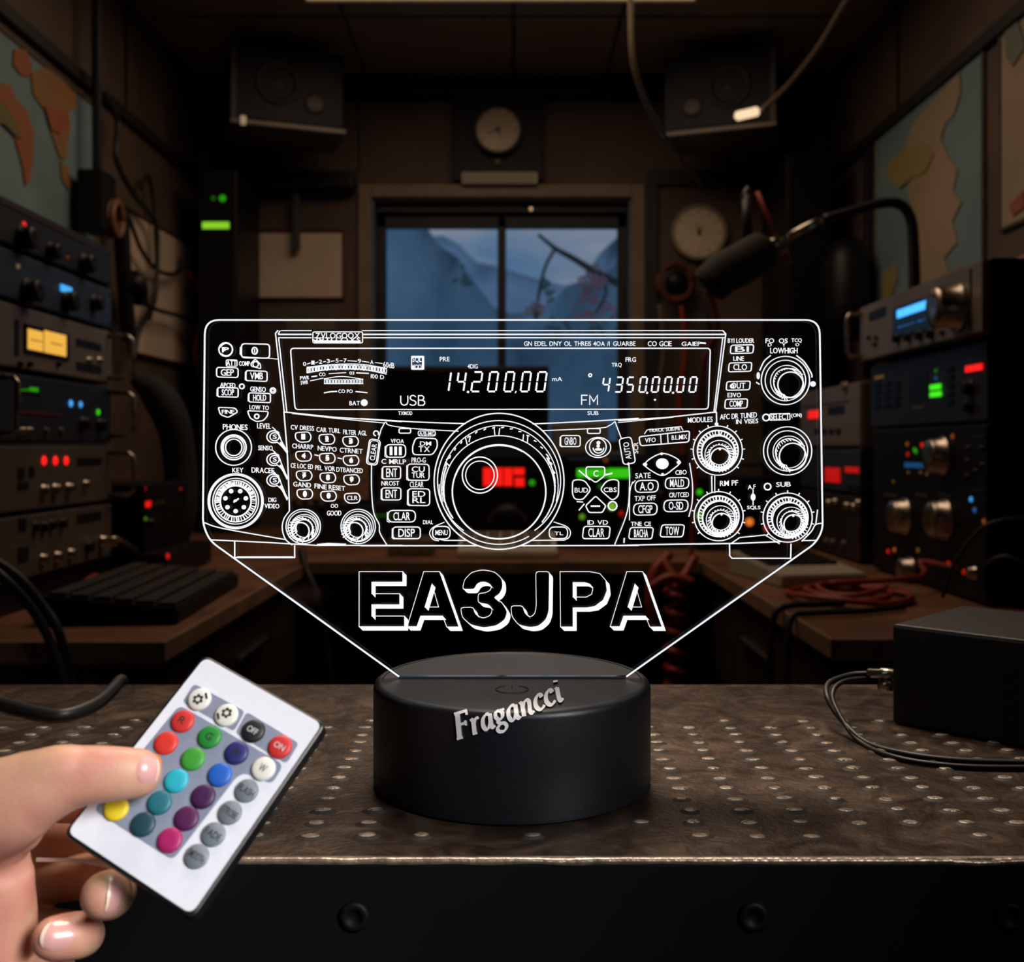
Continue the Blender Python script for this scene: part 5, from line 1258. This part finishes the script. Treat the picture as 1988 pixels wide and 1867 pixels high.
# framed sheet on the back wall
def sheet(name, lab, cat, pts, off, m, mf=None, fw=.008):
    r = thing(name, lab, cat, sum((Vector(p) for p in pts), Vector())/4); o = r.location.copy()
    b = B(); prism(b, [Vector(p)-o for p in pts], Vector(off)); obj('sheet', b, m, r)
    if mf:
        b = B(); q = [Vector(p)-o for p in pts]
        for i in range(4):
            A, C = q[i], q[(i+1) % 4]; tube(b, [A+Vector(off)*1.2, C+Vector(off)*1.2], fw, 6, False)
        obj('frame', b, mf, r)
    return r
M_rfr = mat('dark_red_frame', (.10, .03, .022, 1), .5)
def bwp(px, py, y=BWY-.004): return P(px, py, y)
sheet('notice_board', 'pale framed sheet on the back wall left of window', 'notice board', [bwp(488, 449), bwp(668, 449), bwp(668, 580), bwp(473, 580)], (0, -.004, 0), M_paper, M_rfr, .006)
b = B(); p = P(574, 372, BWY-.05); q = P(574, 485, BWY-.05); box(b, p.x-.012, p.y, q.z, p.x+.012, p.y+.02, p.z, .004); tag(obj('hanging_strap', b, mat('slate_strap', (.04, .05, .055, 1), .6)), 'dark strap hanging over the pale framed sheet', 'strap')
b = B(); p0, p1 = P(462, 345, BWY-.03), P(690, 372, BWY-.03); box(b, p0.x, BWY-.09, p1.z, p1.x, BWY-.02, p0.z, .003); tag(obj('wall_rail', b, M_black), 'black rail on the back wall above pale framed sheet', 'rail')
sheet('paper_note', 'tan paper strip pinned below the framed sheet', 'paper', [bwp(492, 600), bwp(650, 600), bwp(650, 622), bwp(500, 622)], (0, -.003, 0), M_beige2)
sheet('paper_note', 'tan card pinned right of the paper strip below framed sheet', 'paper', [bwp(556, 622, BWY-.004), bwp(650, 622, BWY-.004), bwp(650, 642, BWY-.004), bwp(556, 642, BWY-.004)], (0, -.003, 0), M_beige)
# corner cabinet with green lights
u = Unit('network_cabinet', 'tall black cabinet in the far left corner with green lights', 'cabinet', 'B', 3.08, -.925, -.81, .752, 1.82, .28, M_black, M_black)
u.rect('indicator_light', 393, 431, 445, 444, led('lime', .75), .003); u.led(432, 385, 'green', .35, .010); u.led(414, 385, 'green', .08, .007)
u = Unit('storage_cabinet', 'tall black cabinet in the far right corner behind microphone', 'cabinet', 'B', 3.05, .80, .93, .752, 1.86, .3, M_black, M_black)
u.rectu('door', .01, .05, .12, 1.05, M_dark)
# wall speakers
def speaker(name, lab, px, py, Y, rz, mir):
    p = P(px, py, Y); s = thing(name, lab, 'loudspeaker', p, rz)
    b = B(); box(b, -.16, 0, -.10, .16, .19, .115, .006); obj('cabinet', b, M_dark, s)
    wx = -.03*mir
    b = B(); lathe(b, [(.062, 0), (.062, .006), (.052, .008), (.050, .003), (.028, -.004+.0), (.014, .002), (.0001, .006)], (wx, .001, .012), (0, -1, 0), 32); obj('woofer', b, mat('speaker_cone', (.022, .018, .015, 1), .6), s, smooth=True)
    b = B(); lathe(b, [(.03, 0), (.03, .004), (.022, .006), (.0001, .008)], (wx+.105*mir, .001, -.035), (0, -1, 0), 24); obj('tweeter', b, mat('tweeter_dome', (.05, .038, .03, 1), .5), s, smooth=True)
    b = B(); box(b, -.165, -.012, -.118, .165, .2, -.102, .003); obj('shelf_bracket', b, mat('bracket_metal', (.09, .07, .05, 1), .4, .3), s)
    b = B(); box(b, -.16, -.002, -.10, -.145 if mir > 0 else .16, 0, .11) if mir > 0 else box(b, .145, -.002, -.10, .16, 0, .11); obj('side_trim', b, mat('speaker_trim', (.03, .025, .02, 1), .5), s)
    return s
s1 = speaker('loudspeaker', 'dark loudspeaker on a bracket high in the left corner', 560, 172, 3.0, math.radians(20), 1)
s2 = speaker('loudspeaker', 'dark loudspeaker on a bracket high in the right corner', 1395, 178, 3.0, math.radians(-20), -1)
b = B(); lathe(b, [(.0001, 0), (.012, 0), (.013, .004), (.013, .014), (.0001, .016)], (-.135, -.012, -.108), (1, 0, 0), 12); obj('shelf_highlight', b, led('warm', .25), s1)  # glowing stub that imitates a highlight on the shelf edge
# little tube lamp and its cord, right speaker
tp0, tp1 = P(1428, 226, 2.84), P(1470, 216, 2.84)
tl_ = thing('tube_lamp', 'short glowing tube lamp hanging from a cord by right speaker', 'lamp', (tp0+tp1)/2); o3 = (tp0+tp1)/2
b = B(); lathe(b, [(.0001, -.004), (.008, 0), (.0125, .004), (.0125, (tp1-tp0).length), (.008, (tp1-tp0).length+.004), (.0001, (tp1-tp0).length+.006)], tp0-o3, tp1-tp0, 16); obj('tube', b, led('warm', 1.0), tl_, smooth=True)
cord('lamp_cord', 'tan cord from the ceiling down to the glowing tube lamp', [P(1700, -60, 2.3), P(1645, 0, 2.4), P(1590, 90, 2.55), P(1530, 165, 2.75), P(1478, 214, 2.84)], .0075, M_cordb, 'cord')
cord('ceiling_cable', 'tan cord hanging from the ceiling left of right speaker', [P(1222, -80, 2.4), P(1224, 0, 2.45), P(1228, 110, 2.5), P(1250, 190, 2.6), P(1290, 262, 2.75), P(1330, 320, 2.95), P(1365, 365, 3.1)], .0065, M_cordb, 'cord')
# ceiling lamp
cl = thing('ceiling_light', 'wide flat ceiling light with beige frame, cut by top edge', 'ceiling light', (-.03, 2.20, CEIL-.03))
b = B()
for a in ((-.50, .50, .50, .510), (-.50, -.510, .50, -.50), (-.51, -.51, -.50, .51), (.50, -.51, .51, .51)): box(b, a[0], a[1], -.018, a[2], a[3], .029, .003)
obj('frame', b, mat('lamp_frame', (.62, .48, .33, 1), .5), cl)
b = B(); box(b, -.50, -.50, -.012, .50, .50, .012); obj('diffuser', b, led('warm', .35), cl)

# ------------------------------------------------------------------ left wall
def wlp(px, py, off=.006, s=-1):
    X = s*(WX-off); Y = YX(px, X); return Vector((X, Y, CZ-(py-CY)/F*Y))
def mapmat(name, base, base2):
    return mat(name, base, .6, scale=3, col2=base2)
def land(parent, o, pts, m, s=-1, off=.0095, th=.002):
    b = B(); q = [wlp(x, y, off, s)-o for x, y in pts]; prism(b, q, Vector((-s*-.0 + (s*th), 0, 0))); return obj('landmass', b, m, parent)
def wallmap(name, lab, px, s, pts, m, mfr):
    q = [wlp(x, y, .006, s) for x, y in pts]; o = sum(q, Vector())/4
    r = thing(name, lab, 'map', o)
    b = B(); prism(b, [p-o for p in q], Vector((s*.005, 0, 0))); obj('sheet', b, m, r)
    b = B()
    for i in range(4): tube(b, [q[i]-o, q[(i+1) % 4]-o], .005, 6, False)
    obj('frame', b, mfr, r); return r, o
M_sea = mapmat('map_sea', (.20, .29, .30, 1), (.13, .21, .225, 1)); M_l1 = mapmat('map_orange', (.33, .16, .06, 1), (.22, .12, .04, 1)); M_l2 = mapmat('map_green', (.13, .15, .04, 1), (.20, .12, .04, 1)); M_l3 = mapmat('map_red', (.34, .09, .045, 1), (.28, .12, .04, 1)); M_l4 = mapmat('map_tan', (.40, .29, .19, 1), (.30, .24, .13, 1)); M_l5 = mapmat('map_yellow', (.34, .25, .06, 1), (.28, .24, .10, 1))
def quad(Ya, Yb, z0, z1, s):
    f = lambda Y, z: (CX+F*s*(WX-.006)/Y, CY+(CZ-z)*F/Y)
    return [f(Ya, z1), f(Yb, z1), f(Yb, z0), f(Ya, z0)]
mp, o = wallmap('world_map', 'large world map poster with orange continents, left wall', 0, -1, quad(1.75, 2.54, 1.42, 1.83, -1), M_sea, M_beige2)
land(mp, o, [(-40, 150), (20, 165), (34, 195), (52, 215), (66, 255), (66, 300), (58, 355), (50, 360), (44, 320), (30, 270), (10, 235), (-40, 200)], M_l3)
land(mp, o, [(-40, 190), (10, 200), (30, 235), (42, 270), (30, 262), (8, 240), (-40, 240)], M_l2, off=.0125)
land(mp, o, [(28, 95), (50, 95), (64, 128), (56, 150), (40, 145), (26, 125)], M_l3)
land(mp, o, [(60, 140), (90, 132), (118, 150), (148, 185), (150, 205), (134, 218), (138, 245), (130, 285), (128, 310), (116, 305), (104, 270), (88, 215), (66, 185)], M_l1)
land(mp, o, [(88, 205), (130, 215), (134, 245), (118, 262), (100, 250)], M_l3, off=.0125)
land(mp, o, [(118, 312), (132, 325), (142, 360), (132, 368), (120, 345)], M_l1)
mp, o = wallmap('region_map', 'framed coastline map with tan land, on the right wall', 0, 1, quad(2.25, 2.91, 1.36, 1.865, 1), M_sea, M_beige2)
land(mp, o, [(1775, 235), (1862, 140), (1864, 180), (1850, 225), (1834, 240), (1826, 270), (1838, 300), (1858, 330), (1850, 372), (1866, 392), (1848, 430), (1858, 470), (1832, 500), (1846, 545), (1832, 590), (1800, 600), (1772, 600), (1765, 520), (1777, 430), (1762, 375), (1766, 330), (1758, 285)], M_l4, 1)
land(mp, o, [(1728, 310), (1760, 285), (1800, 280), (1812, 300), (1795, 335), (1770, 345), (1745, 365), (1722, 340)], M_l5, 1, .0125)
land(mp, o, [(1712, 530), (1738, 510), (1742, 540), (1730, 575), (1712, 585)], M_l5, 1)
mp, o = wallmap('region_map', 'pale tan map at the right edge, nearer than coastline map', 0, 1, quad(1.72, 2.17, 1.452, 1.86, 1), M_l4, M_beige2)
land(mp, o, [(1950, 60), (1975, 40), (1990, 90), (1965, 130), (1952, 110)], mapmat('map_dim_green', (.14, .17, .13, 1), (.18, .2, .14, 1)), 1); land(mp, o, [(1958, 400), (1985, 370), (1990, 400), (1965, 420)], M_l3, 1)
sheet('whiteboard', 'large pale framed chart on the left wall behind hanging cords', 'chart', [wlp(244, 406), wlp(373, 479), wlp(373, 712), wlp(253, 684)], (.004, 0, 0), M_paper, M_rfr, .005)
sheet('paper_sheet', 'brown sheet leaning low on the left wall beneath pale chart', 'paper', [wlp(280, 730), wlp(330, 725), wlp(388, 880), wlp(335, 900)], (.006, 0, 0), M_beige2)
b = B(); tube(b, [wlp(187, -60, .05), wlp(187, 120, .05), wlp(188, 335, .05)], .011, 8, False); pc = thing('wall_conduit', 'black vertical conduit with a box at its end, left wall', 'conduit', (0, 0, 0)); obj('pipe', b, M_black, pc)
p = wlp(188, 390, .055); b = B(); box(b, p.x-.03, p.y-.045, p.z-.075, p.x+.03, p.y+.045, p.z+.065, .008); obj('junction_box', b, M_black, pc)
b = B(); p = wlp(238, 470, .05); q = wlp(246, 640, .05); tube(b, [wlp(232, 400, .05), wlp(240, 520, .05), wlp(250, 660, .05)], .019, 10, False); tag(obj('cable_duct', b, M_black), 'thick black cable duct at the left end of pale chart', 'duct')
b = B(); p = wlp(208, 425, .07)
for i in range(3): tube(b, [p+Vector((.012*i, math.cos(a*PI/6)*.032, math.sin(a*PI/6)*.040)) for a in range(13)], .008, 8, False)
tag(obj('cable_coil', b, mat('dull_orange_rubber', (.22, .09, .05, 1), .5), smooth=True), 'small dull orange cable coil beside the conduit box', 'cable')
cord('wall_cable', 'black cord looping from the conduit down across the chart', [wlp(195, 170, .04), wlp(228, 235, .04), wlp(226, 310, .045), wlp(262, 380, .045), wlp(300, 430, .045), wlp(305, 500, .045), wlp(298, 580, .045), wlp(270, 640, .05), wlp(258, 700, .05)], .0075, M_cord)
cord('wall_cable', 'black cord hanging in a deep U over the pale chart', [wlp(250, 420, .04), wlp(272, 480, .04), wlp(300, 520, .04), wlp(330, 532, .04), wlp(352, 520, .04), wlp(360, 480, .04)], .006, M_cord)
cord('wall_cable', 'black cord rising behind the U-shaped one on chart', [wlp(275, 365, .03), wlp(288, 340, .03), wlp(298, 390, .03), wlp(302, 460, .03), wlp(304, 560, .03), wlp(290, 620, .03)], .006, M_cord)
cord('red_cable', 'red cable hanging down the left wall by corner cabinet', [wlp(368, 530, .05), wlp(388, 560, .06), wlp(392, 620, .07), wlp(380, 680, .07), wlp(392, 740, .08), wlp(402, 800, .09)], .008, M_red)
b = B(); p = wlp(262, 560, .07); q = wlp(330, 610, .07)
tube(b, [wlp(256, 545, .07), wlp(270, 560, .07), wlp(275, 590, .07)], lambda t: .03-.012*t, 10); tag(obj('headset', b, M_black, smooth=True), 'black headset earpiece hanging in front of pale chart', 'headset')
cord('headset_cable', 'black lead crossing the chart from the headset to right', [wlp(275, 588, .06), wlp(310, 603, .05), wlp(345, 612, .05), wlp(372, 625, .05)], .006, M_cord)
b = B(); tube(b, [P(258, 735, 2.35), P(300, 760, 2.38), P(335, 820, 2.4), P(350, 905, 2.42), P(352, 990, 2.42), P(350, 1062, 2.42)], lambda t: .012+.032*math.sin(t*PI)+.006*math.sin(t*9), 12); 
tag(obj('equipment_bag', b, mat('black_fabric', (.012, .012, .013, 1), .8), smooth=True), 'slumped black bag between left stack and the far desk', 'bag')
# cables hanging in front of the left desk
cord('hanging_cable', 'black cable drooping from left desk to behind the workbench', [P(-40, 1085, 1.25), P(10, 1125, 1.25), P(60, 1180, 1.27), P(95, 1240, 1.28), P(120, 1310, 1.28), P(135, 1400, 1.28), P(135, 1600, 1.28)], .006, M_cord)
cord('hanging_cable', 'second black cable drooping beside first, outer one', [P(-40, 1070, 1.27), P(35, 1120, 1.28), P(85, 1180, 1.29), P(115, 1230, 1.29), P(134, 1310, 1.30), P(148, 1400, 1.3), P(150, 1600, 1.3)], .006, M_cord)
cord('floor_cable', 'dark cable hanging off the back desk near its left corner', [P(585, 1068, 2.26), P(592, 1100, 2.24), P(612, 1150, 2.22), P(630, 1230, 2.22), P(640, 1340, 2.22), P(640, 1500, 2.25)], .009, M_cord)
b = B(); tube(b, [P(165, 1130, 1.80), P(185, 1118, 1.85), P(195, 1130, 1.86)], .006, 8); tag(obj('orange_cable_end', b, M_red, smooth=True), 'short orange cable end beside the dark keyboard', 'cable')
cord('silver_lead', 'thin pale lead curving from the bottom left unit', [P(196, 1050, 1.86), P(225, 1045, 1.87), P(250, 1058, 1.93), P(268, 1072, 1.98)], .004, M_chrome, 'cable')

# ------------------------------------------------------------------ right side details
mic = thing('boom_microphone', 'black foam microphone on a bent boom arm, right of window', 'microphone', (.62, 1.9, DZ))
O = Vector((.62, 1.9, DZ))
def ml(px, py, Y): return P(px, py, Y)-O
b = B(); tube(b, [ml(1774, 600, 1.98), ml(1775, 540, 1.98), ml(1773, 470, 1.98), ml(1768, 425, 1.98), ml(1750, 398, 1.98), ml(1715, 394, 1.98), ml(1660, 408, 1.98), ml(1600, 425, 1.98)], lambda t: .0115-.003*t, 10); obj('arm', b, M_cord, mic, smooth=True)
b = B(); tube(b, [ml(1600, 424, 1.98), ml(1578, 434, 1.98), ml(1530, 460, 1.98)], .0078, 10, False); tube(b, [ml(1520, 462, 1.98), ml(1482, 482, 1.98)], .0105, 10, False); obj('tube', b, M_chrome, mic, smooth=True)
b = B(); tube(b, [ml(1495, 478, 1.98), ml(1470, 492, 1.975), ml(1440, 512, 1.97), ml(1405, 530, 1.965), ml(1380, 552, 1.96), ml(1372, 560, 1.96)], lambda t: (.020 if t < .1 else .034+.006*math.sin(t*PI)) if t < .85 else .034*math.sqrt(max(.02, 1-((t-.85)/.15)**2)), 20); obj('foam_windscreen', b, mat('black_foam', (.022, .018, .016, 1), .9, scale=200, bump=.6), mic, smooth=True)
b = B(); tube(b, [ml(1470, 372, 2.0), ml(1490, 420, 2.0), ml(1505, 455, 1.99)], .005, 8, False); tube(b, [ml(1520, 488, 1.99), ml(1536, 510, 1.99)], .006, 8, False); obj('shock_cord', b, M_red, mic, smooth=True)
b = B(); tube(b, [ml(1455, 365, 2.0), ml(1442, 385, 2.0)], .007, 8, False); tube(b, [ml(1450, 378, 2.0), ml(1452, 470, 2.0)], .010, 8, False); obj('spring_arm', b, M_char, mic, smooth=True)
cord('microphone_cable', 'red cable hanging down from below the foam microphone', [P(1372, 562, 1.98), P(1385, 590, 2.0), P(1392, 640, 2.05), P(1370, 700, 2.1), P(1355, 800, 2.3), P(1348, 950, 2.33), P(1342, 1084, 2.35)], .006, M_red)
b = B(); p = P(1312, 548, 3.33)
for k in range(3): tube(b, [p+Vector((math.cos(a*PI/8)*(.050+.006*k), .006*k-.01, math.sin(a*PI/8)*(.060-.006*k))) for a in range(17)], .006, 8, False)
tag(obj('red_cable_coil', b, mat('dull_red_rubber', (.15, .03, .016, 1), .6), smooth=True), 'red cable coil hung on the wall below the clock', 'cable')
b = B(); lathe(b, [(.001, 0), (.035, 0), (.035, .03), (.001, .03)], P(1312, 548, 3.35), (0, -1, 0), 20); tag(obj('cable_hook', b, M_black, smooth=True), 'round black hook inside the red coil under clock', 'hook')
for k, (px, n) in enumerate(((1280, 'left'), (1322, 'middle'), (1372, 'right'))):
    cord('wall_cable', 'dull red cable running down back wall, %s of three' % n, [P(px, 590, 3.34), P(px+8, 680, 3.34), P(px-4, 780, 3.34), P(px+6, 900, 3.34)], .008, [M_cordb, M_red, M_cord][k])
b = B(); p = P(1645, 560, 2.9); lathe(b, [(.001, -.15), (.05, -.14), (.062, -.05), (.06, .08), (.04, .13), (.001, .14)], p, (0, 0, 1), 20); o = obj('hanging_bag', b, M_black, smooth=True); tag(o, 'rounded black bag hanging on the right wall under shelf', 'bag')
sheet('paper_note', 'tan card on back wall seen between the engraved knobs', 'paper', [P(1437, 832, BWY-.004), P(1480, 832, BWY-.004), P(1480, 900, BWY-.004), P(1437, 900, BWY-.004)], (0, -.004, 0), M_beige2)
# red coil and leads on the right desk
rn = random.Random(4); b = B(); pts = []
cc_ = Vector((P(1668, 1150, 1.72).x, 1.73, DZ))
for i in range(62):
    a = i*2*PI/14; t = i/62; lp = i//14
    pts.append(cc_+Vector((math.cos(a)*(.098-.016*lp)+.010*math.sin(lp*2.1)-.01, math.sin(a)*(.115-.018*lp)+.014*math.cos(lp*1.7), .0065+.012*t+.004*math.sin(a*2+lp))))
pts += [cc_+Vector((.13, .06, .03)), cc_+Vector((.15, .12, .05)), Vector((.742, 1.74, .80))]
tube(b, pts, .0048, 8, True, 3); tag(obj('red_cable_coil', b, M_red, smooth=True), 'loose coil of red cable lying on the right desk', 'cable')
cord('black_lead', 'black lead from red coil hanging over right desk edge', [Vector((.52, 1.64, .758)), Vector((.47, 1.62, .758)), Vector((.43, 1.61, .758)), Vector((.405, 1.605, .748)), Vector((.396, 1.60, .70)), Vector((.392, 1.59, .62)), Vector((.39, 1.58, .45))], .0055, M_cord)
cord('black_lead', 'second black lead drooping off the right desk corner', [Vector((.60, 1.60, .757)), Vector((.52, 1.56, .757)), Vector((.44, 1.54, .757)), Vector((.408, 1.53, .750)), Vector((.397, 1.51, .69)), Vector((.39, 1.50, .60)), Vector((.385, 1.50, .45))], .005, M_cord)
cord('red_cable', 'red cable lying on top of the silver radio', [P(1855, 530, 1.80)+Vector((0, 0, .004)), Vector((.80, 1.78, 1.302)), Vector((.83, 1.66, 1.305)), Vector((.92, 1.62, 1.31)), Vector((1.0, 1.6, 1.33))], .006, M_red)
cord('red_cable', 'second thinner red cable on silver radio, toward the wall', [Vector((.78, 1.90, 1.300)), Vector((.84, 1.75, 1.304)), Vector((.90, 1.68, 1.307)), Vector((1.0, 1.65, 1.32))], .005, M_red)
cord('patch_cable', 'black patch cable arching in front of the right cabinet', [P(1830, 1160, 1.55), P(1850, 1100, 1.55), P(1890, 1040, 1.54), P(1935, 1012, 1.52), P(2020, 1005, 1.5)], .003, M_cord)
cord('patch_cable', 'smaller black cable loop low by the right cabinet', [P(1916, 1160, 1.55), P(1912, 1110, 1.55), P(1930, 1085, 1.54), P(1965, 1082, 1.52), P(2020, 1110, 1.5)], .003, M_cord)
b = B()
tube(b, [P(1300, 1075, 2.28), P(1270, 1110, 2.26), P(1262, 1170, 2.25), P(1275, 1230, 2.25)], .012, 8); tube(b, [P(1285, 1085, 2.27), P(1318, 1125, 2.24), P(1350, 1080, 2.28)], .010, 8); tube(b, [P(1262, 1140, 2.22), P(1300, 1120, 2.22), P(1345, 1130, 2.22)], .010, 8)
hl = [P(1312+18*math.cos(i*.9), 1130+i*5.2, 2.25+.04*math.sin(i*.9)) for i in range(60)]; tube(b, hl, .009, 8, True, 3)
tag(obj('coiled_red_cable', b, M_red, smooth=True), 'tangle of red cable hanging off the back desk, right end', 'cable')

# =================================================================== LIGHT, SKY, CAMERA
def area(name, loc_, target, size, col_, en, spread=None, sy=None):
    l = bpy.data.lights.new(name, 'AREA'); l.size = size; l.color = col_; l.energy = en
    if sy: l.shape = 'RECTANGLE'; l.size_y = sy
    if spread: l.spread = math.radians(spread)
    o = bpy.data.objects.new(name, l); COL.objects.link(o); o.location = loc_
    o.rotation_euler = (Vector(target)-Vector(loc_)).to_track_quat('-Z', 'Y').to_euler(); return o
area('ceiling_lamp_light', (-.03, 2.20, 2.15), (-.03, 2.20, 0), .9, (1, .72, .52), 6.0)
area('added_bench_light', (.05, .95, 2.1), (.05, .55, .84), .45, (1, .81, .65), 2.7, 60)  # added to brighten the bench, no fixture hangs there
area('added_hand_light', (.34, -.06, 1.20), (-.13, .33, .87), .32, (1, .95, .94), .58, 36)  # added to brighten hand and remote, no fixture stands there
w = bpy.data.worlds.new('dusk_sky'); SC.world = w; w.use_nodes = True; nt = w.node_tree; bg = nt.nodes['Background']
tc = nt.nodes.new('ShaderNodeTexCoord'); mpn = nt.nodes.new('ShaderNodeMapping'); mpn.inputs['Scale'].default_value = (1, 1, 3)
n = nt.nodes.new('ShaderNodeTexNoise'); n.inputs['Scale'].default_value = 5; n.inputs['Detail'].default_value = 6
nt.links.new(tc.outputs['Generated'], mpn.inputs[0]); nt.links.new(mpn.outputs[0], n.inputs['Vector'])
r = nt.nodes.new('ShaderNodeValToRGB'); r.color_ramp.elements[0].position = .35; r.color_ramp.elements[1].position = .62
r.color_ramp.elements[0].color = (.045, .14, .27, 1); r.color_ramp.elements[1].color = (.24, .26, .32, 1)
nt.links.new(n.outputs['Fac'], r.inputs['Fac']); nt.links.new(r.outputs[0], bg.inputs[0]); bg.inputs[1].default_value = 1.1
cam = bpy.data.cameras.new('camera'); co = bpy.data.objects.new('camera', cam); COL.objects.link(co); SC.camera = co
co.location = (0, 0, CZ); co.rotation_euler = (PI/2, 0, 0)
cam.sensor_width = 36; cam.lens = F/1988*36; cam.shift_x = 0; cam.shift_y = (CY-1867/2)/1988
cam.clip_start = .01; cam.clip_end = 200
cam.dof.use_dof = True; cam.dof.focus_distance = .475; cam.dof.aperture_fstop = cam.lens/1000/.0027
vs = SC.view_settings; vs.view_transform = 'Standard'; vs.look = 'None'; vs.gamma = 1; vs.use_curve_mapping = False; vs.exposure = 0
